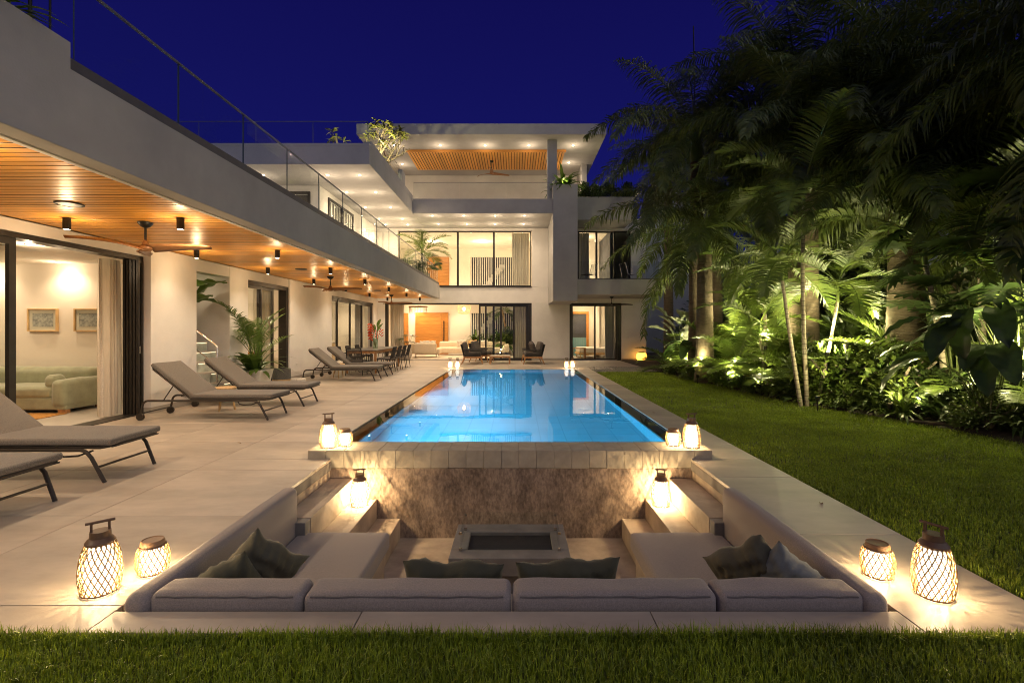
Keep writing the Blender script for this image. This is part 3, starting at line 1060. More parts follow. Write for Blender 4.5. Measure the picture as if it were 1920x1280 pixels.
MB().box(-.53, -.41, -.05, .05, 0, 2.33).box(.41, .53, -.05, .05, 0, 2.33).box(-.41, .41, -.05, .05, 2.21, 2.33).build('frame', 'wood_panel', bdm, fix=False)
box(-.41, .41, .005, .03, 0, .95).build('tiled_wall', 'bath_tile', bdm)
box(-.41, .41, .005, .03, .951, 2.21).build('mirror_wall', 'dark_hall', bdm)
V('inner_wall', box(1.26, 5.6, 27, 27.1, 3.3, 5.9), 'inner_wall', 0)
# neighbouring walls beyond the garden
tag(MB().box(7.4, 10.6, 28, 28.4, -.1, 9.2).build('neighbour_wall', 'neighbour_wall'), 'pale grey garden wall half hidden behind the palms beside the villa', 'wall')
tag(MB().box(15.5, 22.0, 19.6, 26, -.1, 9.3).box(18.6, 22.2, 17.5, 19.6, -.1, 8.0).build('neighbour_house', 'neighbour_wall', bevel=.02), 'pale neighbouring house showing through fronds at the far right', 'house')

# ================================================================== LIGHT FITTINGS
# cylinder spots under the timber soffit
def soffit_spot():
    t = thing('soffit_spotlight', '', 'spotlight', (0, 0, 2.77), 0, 'cylinder spotlights under the timber soffit')
    MB().lathe([(.042, -.001), (.042, -.142), (.036, -.145), (.036, -.125)], 20, cap=False).face(*[(.042 * math.cos(k * PI / 10), .042 * math.sin(k * PI / 10), -.001) for k in range(20)]).build('housing', 'dark_metal', t, smooth=True)
    MB().lathe([(.0, -.140), (.035, -.140), (.035, -.130), (0, -.130)], 16, cap=False).build('lens', 'downlight_glow', t)
    return t
SP_Y = [1.05, 3.55, 6.04, 8.5, 10.95, 13.45, 16.0, 18.6, 21.2]
proto = None
for r, x, row in ((0, -4.12, 'pool-side'), (1, -5.52, 'wall-side')):
    for i, y in enumerate(SP_Y):
        lab = f'{ORD[i]} black cylinder spotlight in the {row} row under the timber soffit'
        if proto is None:
            proto = soffit_spot()
            o = proto
            o.location = (x, y, 2.77)
            o['label'] = lab
        else:
            o = clone(proto, lab, (x, y, 2.77))
        lamp('spot_beam', 'SPOT', (x, y, 2.77 - .17), (66, 22)[r], (1, .79, .55), size=.03, aim=(0, 0, -1), spot=(158, 130)[r], blend=(.45, .8)[r])
        lamp('soffit_fill', 'POINT', (x, y, 2.77 - .30), (12, 12, 11, 8, 6, 5, 4, 3.5, 3.5)[i], (1, .70, .38), size=0)  # added unseen point below the fitting, brightens the timber soffit
# flush ceiling speakers
sp = None
for i, y in enumerate((5.35, 11.15, 17.3)):
    lab = ('nearest', 'middle', 'farthest')[i] + ' round bronze ceiling speaker set flush in the timber soffit'
    if sp is None:
        sp = thing('ceiling_speaker', lab, 'speaker', (-4.86, y, 2.768), 0, 'round speakers in the soffit')
        MB().lathe([(.0, -.012), (.112, -.012), (.112, -.003)], 28, cap=False).build('grille', 'bronze_metal', sp, smooth=True)
        MB().lathe([(.112, .0), (.114, -.016), (.128, -.014), (.13, .0)], 28, cap=False).build('rim', 'dark_metal', sp, smooth=True)
    else:
        clone(sp, lab, (-4.86, y, 2.768))

def fan(loc, label, drop=.33, blade=.76, rz=0, wood='fan_wood'):
    t = thing('ceiling_fan', label, 'ceiling fan', loc, rz, 'three bladed ceiling fans')
    MB().lathe([(.085, 0), (.083, -.02), (.05, -.06), (.018, -.075)], 20).build('canopy', 'dark_metal', t, smooth=True)
    MB().cyl((0, 0, -.06), (0, 0, -drop + .05), .014).build('rod', 'dark_metal', t, smooth=True)
    MB().lathe([(.016, -drop + .10), (.035, -drop + .07), (.04, -drop + .04), (.085, -drop + .015), (.09, -drop - .01), (.05, -drop - .045), (0, -drop - .05)], 20, cap=False).build('motor', wood, t, smooth=True)
    for k in range(3):
        a = k * 2 * PI / 3
        mb = MB()
        def fn(u, v):
            r = .06 + u * blade
            w = .085 * (1 - .55 * u) * (1 - max(0, u - .93) * 9)
            s = (v * 2 - 1) * w + .07 * math.sin(u * 3.0)
            z = -drop + .03 * math.sin(u * 2.6) - .035 * (v * 2 - 1) * (1 - .6 * u)
            return (r * math.cos(a) - s * math.sin(a), r * math.sin(a) + s * math.cos(a), z)
        mb.grid(fn, 14, 3)
        b = mb.build('blade', wood, t, fix=False)
        b.data.shade_smooth()
        md = b.modifiers.new('thickness', 'SOLIDIFY')
        md.thickness = .012
    return t
fan((-4.74, 6.29, 2.77), 'nearest timber bladed ceiling fan under the soffit beside the glass doors', rz=.04)
fan((-4.82, 12.8, 2.77), 'middle timber bladed ceiling fan under the soffit above the far loungers', rz=.02)
fan((-4.94, 19.6, 2.77), 'farthest timber bladed ceiling fan under the soffit near the dining table', rz=.1)
fan((-1.05, 22.0, 8.93), 'timber ceiling fan hanging from the slatted ceiling of the roof terrace', drop=.55, blade=.80, rz=.4)
fan((4.05, 20.6, 2.76), 'dark ceiling fan under the balcony outside the bedroom doors', drop=.34, blade=.84, rz=.05, wood='dark_metal')

# recessed lights
rec = None
def recess(x, y, z, lab, grp, power, aim=(0, 0, -1), spot=140, col=(1, .76, .49), r=.05):
    global rec
    if rec is None:
        rec = thing('recessed_light', lab, 'recessed light', (x, y, z), 0, grp)
        MB().lathe([(.0, -.006), (.034, -.006), (.034, .0)], 14, cap=False).build('lens', 'recess_glow', rec)
        MB().lathe([(.034, -.001), (.036, -.010), (.047, -.008), (.048, .0)], 16, cap=False).build('ring', 'white_paint', rec, smooth=True)
    else:
        o = clone(rec, lab, (x, y, z))
        o['group'] = grp
    if power:
        power *= (1.7 if 'inside' in grp else 1.1)
        lamp('recess_beam', 'SPOT', (x, y, z - .03), power, col, size=.05, aim=aim, spot=spot, blend=.8)
        lamp('recess_fill', 'POINT', (x, y, z - (.16 if 'inside' in grp else .38)), power * .13, col, size=0)  # unseen fill point hung under the fitting to lift the ceiling around it
ZS = 5.92
k = 0
for y, xs_ in ((19.55, (-3.3, -2.05, -.8, .37)), (21.1, (-3.3, -2.07, -.87, .36))):
    for i, x in enumerate(xs_):
        recess(x, y, ZS, f'{("first", "second", "third", "last")[i]} recessed light from the left in the {"front" if y < 20 else "back"} row over the gallery windows', 'recessed lights over the gallery windows', 70)
for y, xs_, nm in ((14.4, (-7.4, -5.5, -4.57), 'nearest'), (16.2, (-5.56, -4.6), 'second'), (18.2, (-5.56, -4.62), 'third'), (20.1, (-5.58, -4.62), 'fourth'), (21.2, (-5.6, -4.64), 'last')):
    for i, x in enumerate(xs_):
        pos = 'edge' if i == len(xs_) - 1 else 'wall' if i == len(xs_) - 2 else 'outer left'
        recess(x, y, ZS, f'recessed light at the {pos} side of the {nm} row under the left upper slab', 'recessed lights under the left upper slab', 70)
for i, x in enumerate((-5.0, -3.1, -1.24, .56, 2.4)):
    recess(x, 20.3, 9.0, f'{("leftmost", "second", "third", "fourth", "rightmost")[i]} recessed light along the front of the white roof soffit', 'recessed lights in the roof soffit', 90)
recess(2.45, 22.4, 9.0, 'single recessed light at the back right of the roof soffit', 'recessed lights in the roof soffit', 70)
recess(-5.2, 22.6, 9.0, 'single recessed light at the back left of the roof soffit', 'recessed lights in the roof soffit', 70)
# room lights
for x, y, z, p, lab in (
        (-8.24, 8.86, 2.61, 25, 'recessed light washing the wall between the two framed prints'),
        (-9.62, 8.86, 2.61, 25, 'recessed light washing the wall left of the framed prints'),
        (-6.93, 6.99, 2.61, 33, 'recessed light above the sofa room curtain'),
        (-6.95, 4.4, 2.61, 37, 'recessed light near the tall door frame of the sofa room'),
        (-9.2, 7.85, 2.61, 39, 'recessed light above the green sofa'),
        (-6.75, 9.95, 2.765, 7, 'recessed light over the steps of the stair passage'),
        (-7.0, 12.2, 2.63, 75, 'recessed light inside the curtained room behind the tall potted palm'),
        (-8.3, 13.6, 2.63, 75, 'recessed light deep inside the curtained room'),
        (-7.4, 16.8, 2.63, 40, 'first recessed light in the kitchen behind the four glass panels'),
        (-7.6, 18.8, 2.63, 40, 'second recessed light in the kitchen behind the four glass panels'),
        (-7.4, 20.8, 2.63, 40, 'third recessed light in the kitchen behind the four glass panels'),
        (-5.5, 26.9, 2.85, 75, 'recessed light washing the wall beside the orange front door'),
        (-4.6, 26.4, 2.85, 75, 'recessed light in front of the orange front door'),
        (-2.9, 26.6, 2.85, 60, 'recessed light over the cream sectional sofa'),
        (-3.9, 24.2, 2.85, 55, 'recessed light in the middle of the living room ceiling'),
        (-1.2, 25.2, 2.85, 60, 'recessed light over the planters by the slatted screen'),
        (.5, 24.2, 2.85, 60, 'recessed light behind the stacked sliding doors'),
        (2.9, 24.0, 2.85, 60, 'recessed light in the bedroom by the stool'),
        (4.65, 24.6, 2.85, 60, 'recessed light in the bedroom above the pillow'),
        (3.5, 25.2, 2.85, 60, 'recessed light in the bedroom before the bathroom door'),
        (-4.3, 25.2, 5.9, 170, 'gallery ceiling light in front of the orange wall panel'),
        (-1.7, 25.2, 5.9, 170, 'gallery ceiling light in front of the slatted stair window'),
        (.3, 24.4, 5.9, 120, 'gallery ceiling light beside the pale curtain'),
        (3.3, 24.0, 5.9, 170, 'ceiling light in the upper right bedroom')):
    recess(x, y, z, lab, 'recessed lights inside the rooms', p)
V('ceiling', box(-6.4, 5.6, 22.252, 27.5, 5.901, 5.918), 'inner_ceiling', 0)
lamp('court_lamp', 'SPOT', (-3.4, 30.2, .3), 120, (.95, .9, .55), size=.05, aim=(.4, -.2, 1), spot=140)
lamp('court_lamp', 'SPOT', (-.6, 30.2, .3), 120, (.95, .9, .55), size=.05, aim=(-.3, -.3, 1), spot=140)

# ================================================================== LANTERNS
def lantern(kind):
    big = kind == 'big'
    t = thing('lantern', '', 'lantern', (0, 0, 0), 0, 'woven lanterns around the pool and pit')
    if big:
        prof = [(.080, .008), (.090, .055), (.0935, .11), (.089, .17), (.078, .225), (.061, .268)]
    else:
        prof = [(.068, .008), (.080, .045), (.083, .09), (.077, .132), (.064, .158)]
    zs = [p[1] for p in prof]
    rs = [p[0] for p in prof]
    def R(z):
        return float(np.interp(z, zs, rs))
    h = zs[-1]
    n, seg = (20, 12) if big else (18, 8)
    lat = MB()
    tw = 1.35 if big else .85
    for s in (1, -1):
        for k in range(n):
            pts = []
            for i in range(seg + 1):
                z = zs[0] + (h - zs[0]) * i / seg
                a = k * 2 * PI / n + s * tw * i / seg
                r = R(z) + .0012 * s
                pts.append((r * math.cos(a), r * math.sin(a), z))
            lat.tube(pts, .0030, 4, cap=False)
    lat.build('lattice', 'rope', t, smooth=True)
    for z in (zs[0], h):
        MB().tube([(R(z) * math.cos(a * PI / 14), R(z) * math.sin(a * PI / 14), z) for a in range(28)], .005, 6, closed=True).build('rim', 'lamp_cap', t, smooth=True)
    MB().lathe([(.0, .02), (rs[0] * .74, .02), (rs[1] * .76, .06), (rs[2] * .76, zs[2]), (rs[3] * .74, zs[3]), (rs[-1] * .72, h - .012), (0, h - .012)], 18, cap=False).build('diffuser', 'lamp_glow', t, smooth=True)
    if big:
        MB().lathe([(.0, h - .008), (.064, h - .008), (.067, h + .004), (.056, h + .020), (.047, h + .026), (.046, h + .060), (.0, h + .060)], 24, cap=False).build('cap', 'lamp_cap', t, smooth=True)
        hd = MB()
        for s in (-1, 1):
            hd.obox((s * .037, 0, h + .076), (.011, .015, .07))
        hd.tube([(-.062, 0, h + .106), (.062, 0, h + .106)], .0075, 8)
        hd.build('handle', 'lamp_cap', t, fix=False)
    else:
        MB().lathe([(.0, h - .006), (.060, h - .006), (.062, h + .004), (.058, h + .028), (.054, h + .032), (.050, h + .028), (.0, h + .027)], 24, cap=False).build('cap', 'cap_wood', t, smooth=True)
    return t
LB, LS = lantern('big'), lantern('small')
usedB = usedS = False
for big, x, y, z, rz, lab in (
        (1, -2.215, 2.62, 0, .75, 'big woven lantern on the deck at the left front corner of the pit'),
        (0, -2.09, 2.83, 0, .2, 'small woven lantern on the deck at the left front corner of the pit'),
        (0, 2.06, 2.79, 0, .3, 'small woven lantern on the deck at the right front corner of the pit'),
        (1, 2.20, 2.58, 0, -1.1, 'big woven lantern on the deck at the right front corner of the pit'),
        (1, -2.07, 5.44, .09, .5, 'big woven lantern on the left end of the pool coping'),
        (0, -1.92, 5.53, .09, .1, 'small woven lantern on the left end of the pool coping'),
        (0, 1.78, 5.53, .09, .4, 'small woven lantern on the right end of the pool coping'),
        (1, 1.955, 5.44, .09, .2, 'big woven lantern on the right end of the pool coping'),
        (1, -1.615, 5.10, Z2, .3, 'woven lantern on the left steps of the sunken pit'),
        (1, 1.515, 5.10, Z2, -.2, 'woven lantern on the right steps of the sunken pit'),
        (1, -2.33, 17.55, 0, .1, 'outer lantern of the pair at the far left corner of the pool'),
        (1, -2.06, 17.5, 0, .9, 'inner lantern of the pair at the far left corner of the pool'),
        (1, 1.83, 17.5, 0, .4, 'inner lantern of the pair at the far right corner of the pool'),
        (1, 2.06, 17.6, 0, .7, 'outer lantern of the pair at the far right corner of the pool')):
    src = LB if big else LS
    if big and not usedB:
        usedB, o = True, LB
        o.location, o.rotation_euler, o['label'] = (x, y, z), (0, 0, rz), lab
    elif not big and not usedS:
        usedS, o = True, LS
        o.location, o.rotation_euler, o['label'] = (x, y, z), (0, 0, rz), lab
    else:
        o = clone(src, lab, (x, y, z), rz)
    for q in range(12):                      # the little cluster of bulbs inside
        qr = (.050, .030, .042)[q % 3]
        lamp('lantern_light', 'POINT', (x + qr * math.cos(q * 2.4 + rz), y + qr * math.sin(q * 2.4 + rz), z + (.07 + .013 * q) * (1 if big else .62)), (5.0 if z < -.1 else 1.9) if big else 1.3, (1, .70, .36), size=0)
# round amber lantern by the right-hand wall
t = thing('amber_lantern', 'round amber woven lantern glowing at the foot of the right wall', 'lantern', (5.55, 21.55, 0))
mb = MB()
for k in range(18):
    a = k * 2 * PI / 18
    mb.tube([(r * math.cos(a), r * math.sin(a), z) for r, z in ((.13, .02), (.2, .09), (.225, .19), (.2, .30), (.13, .37))], .010, 5)
mb.build('ribs', 'amber_glow', t, smooth=True)
MB().lathe([(0, .03), (.10, .03), (.17, .10), (.185, .19), (.17, .29), (.10, .35), (0, .35)], 16, cap=False).build('diffuser', 'amber_glow', t, smooth=True)
MB().lathe([(0, .36), (.14, .36), (.14, .39), (.09, .41), (0, .41)], 16, cap=False).build('cap', 'lamp_cap', t, smooth=True)

# ================================================================== SUNKEN SOFA
SO = thing('sunken_sofa', 'grey U shaped built-in sofa lining the sunken pit', 'sofa', (CX, 3.2, ZF))
def S(name, sx_, sy_, sz_, r, loc, seed=0, puff=.012, wob=.003, m='sofa_fabric', n=(10, 10, 4)):
    me = softbox(sx_, sy_, sz_, r, n, puff, wob, seed)
    return put(name, me, m, SO, (loc[0] - CX, loc[1] - 3.2, loc[2] - ZF))
# front backrest: four cushions
for i, (a, b) in enumerate(((-1.845, -1.075), (-1.07, -.02), (-.015, 1.02), (1.025, 1.765))):
    o = S('back_cushion', b - a, .19, .42, .040, ((a + b) / 2, 2.555, -.14), i + 1, .006, .0028, n=(28, 6, 6))
    hw = (b - a) / 2
    MB().tube([(-hw + .04, -.089, .195) if k == 0 else (-hw + .04 + (2 * hw - .08) * k / 14, -.091 + .0015 * math.sin(k * 1.7 + i), (.1965) + .0018 * math.sin(k * 2.3 + i)) for k in range(15)], .004, 6).build('piping', 'piping', o, smooth=True)
for s in (0, 1):
    x = -1.90 if not s else mir(-1.90)
    S('side_backrest', .135, 1.72, .45, .05, (x, 3.30, -.155), 11 + s, .004, .0018, n=(4, 18, 6))
    x = -1.45 if not s else mir(-1.45)
    S('seat_cushion', .77, 1.52, .15, .035, (x, 3.42, -.395), 21 + s, .010, .002, n=(10, 16, 3))
S('seat_cushion', 2.1, .56, .15, .035, (CX, 2.93, -.395), 25, .01, .002, n=(16, 8, 3))
def pil(w, h, t, loc, rot, m, lab, seed):
    o = put('pillow', pillow_mesh(w, h, t, seed), m, None, loc, rot)
    return tag(o, lab, 'pillow', 'pillows on the sunken sofa')
pil(.42, .41, .18, (-1.55, 2.95, -.06), (.30, .72, .85), 'pillow_olive', 'olive velvet pillow in the left corner of the sunken sofa, upright one', 1)
pil(.46, .42, .20, (-1.66, 2.77, -.115), (.40, -.45, .45), 'pillow_dark', 'dark olive creased pillow leaning lowest in the left sofa corner', 2)
pil(.43, .42, .18, (1.42, 2.93, -.07), (.30, -.6, -.8), 'pillow_olive', 'olive velvet pillow in the right corner of the sunken sofa', 3)
pil(.42, .41, .18, (1.57, 2.80, -.075), (.36, .62, -.55), 'pillow_grey', 'blue grey creased pillow in the right corner of the sunken sofa', 4)
pil(.56, .45, .17, (-.345, 2.78, -.095), (.33, .02, .0), 'pillow_dark', 'dark green oblong pillow left of centre against the front backrest', 5)
pil(.58, .45, .17, (.295, 2.78, -.09), (.33, -.03, .04), 'pillow_dark', 'dark green oblong pillow right of centre against the front backrest', 6)

# fire table
ft = thing('fire_table', 'low dark concrete fire table with black burner tray and glass guard', 'fire table', (CX, 4.43, ZF))
zt = .356
f = MB()
f.box(-.51, .51, -.36, -.19, zt - .15, zt).box(-.51, .51, .17, .36, zt - .15, zt).box(-.51, -.37, -.19, .17, zt - .15, zt).box(.37, .51, -.19, .17, zt - .15, zt)
f.build('top', 'fire_concrete', ft, bevel=.004, seg=1)
box(-.40, .40, -.26, .26, 0, zt - .151).build('base', 'fire_concrete', ft, bevel=.004)
box(-.369, .369, -.189, .169, zt - .15, zt - .03).build('burner_tray', 'black_stone', ft)
for (a, b, c, d) in ((-.43, -.424, -.21, .20), (.424, .43, -.21, .20)):
    box(a, b, c, d, zt + .004, zt + .17).build('guard_pane', 'glass', ft)
for (a, b, c, d) in ((-.41, .41, -.226, -.22), (-.41, .41, .21, .216)):
    box(a, b, c, d, zt + .004, zt + .17).build('guard_pane', 'glass', ft)
for sx__ in (-1, 1):
    for y in (-.215, .205):
        for z in (zt + .012, zt + .150):
            MB().obox((sx__ * .424, y, z), (.028, .028, .018)).build('clamp', 'steel', ft)

# ================================================================== SUN LOUNGERS  (built head at -x, foot at +x, near side at y = 0)
def lounger():
    t = thing('sun_lounger', '', 'sun lounger', (0, 0, 0), 0, 'grey sun loungers on the deck')
    Wd, HZ = .66, .30
    for y in (0, Wd):
        s = -1 if y == 0 else 1
        arc = lambda cx, cz, r, a0, a1, n=6: [(cx + r * math.cos(math.radians(a0 + (a1 - a0) * i / n)), y, cz + r * math.sin(math.radians(a0 + (a1 - a0) * i / n))) for i in range(n + 1)]
        pts = [(1.96, y + s * .0, 0.0), (1.845, y, HZ - .07)] + arc(1.74, HZ - .10, .10, 20, 90)[1:] + arc(.12, HZ - .09, .09, 90, 170) + [(-.0, y, .06)]
        pts[0] = (1.95, y - s * .02, 0)
        MB().tube(pts, .0165, 8).build('side_rail', 'bronze_metal', t, smooth=True)
        MB().cyl((-.0, y - .02 - .0, .055), (-.0, y + .02, .055), .055, n=20).cyl((0, y - .024, .055), (0, y + .024, .055), .030, n=14).build('wheel', 'bronze_metal', t, smooth=True)
        MB().tube([(1.50, y + s * 0, HZ - .012), (1.51, y - s * .02, HZ - .05), (1.56, y - s * .04, HZ - .07), (1.68, y - s * .05, HZ - .065), (1.80, y - s * .07, HZ - .02)], .009, 6).build('brace', 'bronze_metal', t, smooth=True)
    MB().cyl((1.885, .01, .14), (1.885, Wd - .01, .14), .011).build('stretcher', 'bronze_metal', t, smooth=True)
    MB().cyl((.02, .01, .11), (.02, Wd - .01, .11), .011).build('stretcher', 'bronze_metal', t, smooth=True)
    # seat frame and woven sling
    hx, hz = .76, HZ + .022
    sf = MB().tube([(hx, .03, hz), (1.9, .03, hz - .005), (1.98, .05, hz + .008), (2.0, .12, hz + .012), (2.0, Wd - .12, hz + .012), (1.98, Wd - .05, hz + .008), (1.9, Wd - .03, hz - .005), (hx, Wd - .03, hz)], .014, 8)
    sf.build('seat_frame', 'bronze_metal', t, smooth=True)
    sl_ = MB()
    for i in range(42):
        x = hx + .03 + i * .0295
        sl_.obox((x, Wd / 2, hz), (.017, Wd - .08, .010))
    sl_.build('seat_sling', 'dark_rope', t, fix=False)
    ang = math.radians(38)
    L = .80
    def bk(u, y, off=0):
        return (hx - u * math.cos(ang) - off * math.sin(ang), y, hz + .0 + u * math.sin(ang) + off * -math.cos(ang) * -1)
    MB().tube([bk(0, .03), bk(L - .06, .03), bk(L, .10), bk(L, Wd - .10), bk(L - .06, Wd - .03), bk(0, Wd - .03)], .014, 8).build('back_frame', 'bronze_metal', t, smooth=True)
    M = Euler((0, ang, 0)).to_matrix()
    sb = MB()
    for i in range(26):
        p = bk(.03 + i * .0295, Wd / 2)
        sb.obox(p, (.017, Wd - .08, .010), M)
    sb.build('back_sling', 'dark_rope', t, fix=False)
    for y in (.06, Wd - .06):
        MB().tube([bk(.36, y), (.30, y, HZ - .02), (.22, y, HZ - .012)], .008, 6).build('prop', 'bronze_metal', t, smooth=True)
    # cushion: seat pad and back pad in one bent mattress
    T = .062
    me = softbox(1.27, Wd - .01, T, .022, (12, 8, 2), .006, .002, 3)
    put('seat_cushion', me, 'lounger_fabric', t, (hx + .615, Wd / 2, hz + .014 + T / 2))
    me = softbox(.83, Wd - .01, T, .022, (10, 8, 2), .006, .002, 4)
    c = bk(.40, Wd / 2)
    put('back_cushion', me, 'lounger_fabric', t, (c[0] + .045 * math.sin(ang) + .01, Wd / 2, c[2] + .045 * math.cos(ang)), (0, ang, 0))
    return t
L0 = lounger()
labs = ['nearest grey sun lounger, cut off by the left edge of the picture', 'second grey sun lounger from the front, before the sofa room',
        'grey sun lounger with the wooden stool behind it, beside the white pier', 'grey sun lounger in front of the potted palm and marble steps',
        'grey sun lounger before the rounded white wall, nearer of the far pair', 'grey sun lounger beside the dining table, farthest of all']
for i, (x, y) in enumerate(((-5.70, 3.36), (-5.70, 4.46), (-5.76, 7.54), (-5.78, 8.86), (-5.74, 13.25), (-5.74, 14.55))):
    if i == 0:
        o = L0
        o.location, o['label'] = (x, y, 0), labs[0]
    else:
        clone(L0, labs[i], (x, y, 0), rng.uniform(-.012, .012))
def stool(loc, lab):
    t = thing('stool', lab, 'stool', loc, 0, 'round wooden stools between loungers')
    MB().lathe([(0, .36), (.165, .36), (.18, .372), (.18, .395), (.172, .402), (0, .402)], 28, cap=False).build('seat', 'light_wood', t, smooth=True)
    for k in range(3):
        a = k * 2 * PI / 3 + .5
        MB().cyl((.10 * math.cos(a), .10 * math.sin(a), .362), (.155 * math.cos(a), .155 * math.sin(a), 0), .020, .014, 10).build('leg', 'light_wood', t, smooth=True)
    return t
s0 = stool((-5.02, 8.48, 0), 'small round wooden stool between the loungers beside the white pier')
clone(s0, 'small round wooden stool between the far pair of loungers', (-5.1, 14.15, 0), .4)
tw_ = tag(put('folded_towel', softbox(.22, .16, .07, .025, (4, 4, 2), .004, .002, 2), 'white_fabric', None, (-5.1, 14.15, .44)), 'folded white towel on the stool between the far loungers', 'towel')

# ================================================================== ROOM WITH THE GREEN SOFA
gs = thing('green_sofa', 'sage green velvet sofa with rounded arms behind the open glass doors', 'sofa', (-8.9, 8.55, 0))
def G(name, s, r, loc, seed=0, puff=.015, wob=.003, n=(8, 8, 4), rot=None):
    return put(name, softbox(*s, r, n, puff, wob, seed), 'green_velvet', gs, loc, rot)
G('base', (2.9, .85, .20), .03, (0, .0, .16), 1, 0, 0)
G('seat_cushion', (1.22, .74, .19), .06, (-.62, -.06, .345), 2)
G('seat_cushion', (1.22, .74, .19), .06, (.61, -.06, .345), 3)
G('backrest', (2.7, .28, .50), .11, (0, .32, .47), 4, .01, .006, (14, 6, 6))
for s in (-1, 1):
    G('arm', (.26, .92, .46), .09, (s * 1.34, -.0, .33), 5 + s, .01, .004)
    G('arm_roll', (.20, .26, .22), .085, (s * 1.15, -.28, .52), 8 + s, .01, .004)
    for y in (-.36, .36):
        box(s * 1.37 - .06, s * 1.37 + .06, y - .05, y + .05, 0, .065).build('leg', 'teak', gs)
pl0 = put('pillow', pillow_mesh(.46, .42, .18, 12), 'pillow_grey', None, (-9.75, 8.42, .62), (.35, 0, .2))
tag(pl0, 'pale green pillow on the seat of the green sofa', 'pillow')
pg0 = put('pillow', pillow_mesh(.44, .40, .18, 14), 'rug_rust', None, (-9.55, 8.25, .60), (.3, .1, -.2))
tag(pg0, 'rust coloured pillow on the seat of the green sofa', 'pillow')
tag(box(-11.2, -7.42, 5.6, 8.12, .002, .014).build('rug', 'rug_rust', bevel=.004), 'rust orange rug on the floor before the green sofa', 'rug')
def picture(x0, x1, z0, z1, lab):
    t = thing('framed_print', lab, 'picture', ((x0 + x1) / 2, 9.095, z0), 0, 'framed prints on the sofa room wall')
    w, h = x1 - x0, z1 - z0
    MB().box(-w / 2, w / 2, -.045, 0, 0, .022).box(-w / 2, w / 2, -.045, 0, h - .022, h).box(-w / 2, -w / 2 + .022, -.045, 0, .022, h - .022).box(w / 2 - .022, w / 2, -.045, 0, .022, h - .022).build('frame', 'oak_frame', t)
    box(-w / 2 + .02, w / 2 - .02, -.018, -.01, .02, h - .02).build('mount', 'paper', t)
    box(-w / 2 + .085, w / 2 - .085, -.022, -.0185, .085, h - .085).build('print', 'print_ink', t)
    box(-w / 2 + .021, w / 2 - .021, -.034, -.031, .021, h - .021).build('pane', 'glass', t)
picture(-9.01, -8.46, 1.36, 1.78, 'left oak framed grey print on the sofa room wall')
picture(-8.15, -7.59, 1.36, 1.78, 'right oak framed grey print on the sofa room wall')
def curtain(loc, w, h, folds, d, m, lab, rz, seed=0):
    return tag(put('curtain', curtain_mesh(w, h, folds, d, seed), m, None, loc, (0, 0, rz)), lab, 'curtain')
curtain((-6.46, 7.72, .02), .34, 2.5, 4, .045, 'linen_curtain', 'pale curtain gathered at the end of the open sofa room doors', PI / 2 + .12, 1)
curtain((-6.52, 7.68, .02), .20, 2.5, 3, .04, 'rug_cream', 'cream lining curtain tucked behind the pale curtain of the sofa room', PI / 2 + .1, 2)
curtain((-6.62, 12.5, .02), .75, 2.5, 6, .045, 'linen_curtain', 'cream curtain behind the glass door beside the potted palm', PI / 2, 3)
curtain((-6.62, 20.4, .02), .85, 2.5, 7, .045, 'grey_curtain', 'grey curtain at the far end of the kitchen glass panels', PI / 2, 4)
curtain((-5.72, 22.5, .02), .62, 2.5, 7, .045, 'linen_curtain', 'cream curtain drawn to the left of the living room opening', 0, 5)
curtain((-.02, 22.55, .02), .55, 2.5, 6, .045, 'linen_curtain', 'cream curtain behind the stacked sliding doors', 0, 6)
curtain((-.15, 22.55, 3.3), .80, 2.5, 9, .04, 'linen_curtain', 'pale curtain at the right of the gallery window', 0, 7)
curtain((2.86, 22.6, 3.32), .55, 2.5, 6, .045, 'grey_curtain', 'dark curtain at the left of the upper balcony doors', 0, 8)
curtain((4.12, 22.55, .02), .46, 2.45, 5, .04, 'grey_curtain', 'curtain at the right of the bedroom doors', 0, 9)
# wall lamp arm seen at the left edge
t = thing('floor_lamp', 'slim black arc lamp arm reaching behind the tall door frame', 'lamp', (-9.75, 7.6, 0))
MB().tube([(-.5, 0, 0), (-.5, 0, 1.0), (-.42, 0, 1.13), (-.25, 0, 1.17), (-.10, 0, 1.15)], .012, 8).build('arm', 'dark_metal', t, smooth=True)
MB().lathe([(.0, 0), (.14, 0), (.14, .02), (0, .03)], 16, c=(-.5, 0, 0), cap=False).build('base', 'dark_metal', t)

# kitchen behind the four panels
kt = thing('kitchen_cabinet', 'tall pale kitchen cabinet wall behind the four glass panels', 'cabinet', (-9.1, 18.5, 0))
box(-.3, .28, -3, 3, 0, 2.4).build('carcass', 'linen_curtain', kt, bevel=.005)
for i in range(6):
    box(.281, .30, -2.98 + i, -2.02 + i, .08, 2.36).build('door', 'oak_frame' if i in (1, 2) else 'pot_white', kt, bevel=.004)
ki = thing('kitchen_island', 'pale kitchen island with stone top behind the glass panels', 'kitchen island', (-7.6, 18.4, 0))
box(-.4, .4, -1.2, 1.2, 0, .86).build('body', 'oak_frame', ki)
box(-.45, .45, -1.25, 1.25, .861, .90).build('top', 'pot_white', ki, bevel=.004)
sb_ = thing('sideboard', 'low wooden sideboard in the room behind the potted palm', 'sideboard', (-8.2, 14.55, 0))
box(-.9, .9, -.22, .22, .12, .72).build('body', 'wood_panel', sb_, bevel=.006)
for x in (-.8, .8):
    box(x - .03, x + .03, -.2, .2, 0, .119).build('leg', 'wood_panel', sb_)
for x in (-.45, .45):
    box(x - .44, x + .44, -.238, -.222, .14, .70).build('door', 'wood_panel', sb_, bevel=.004)

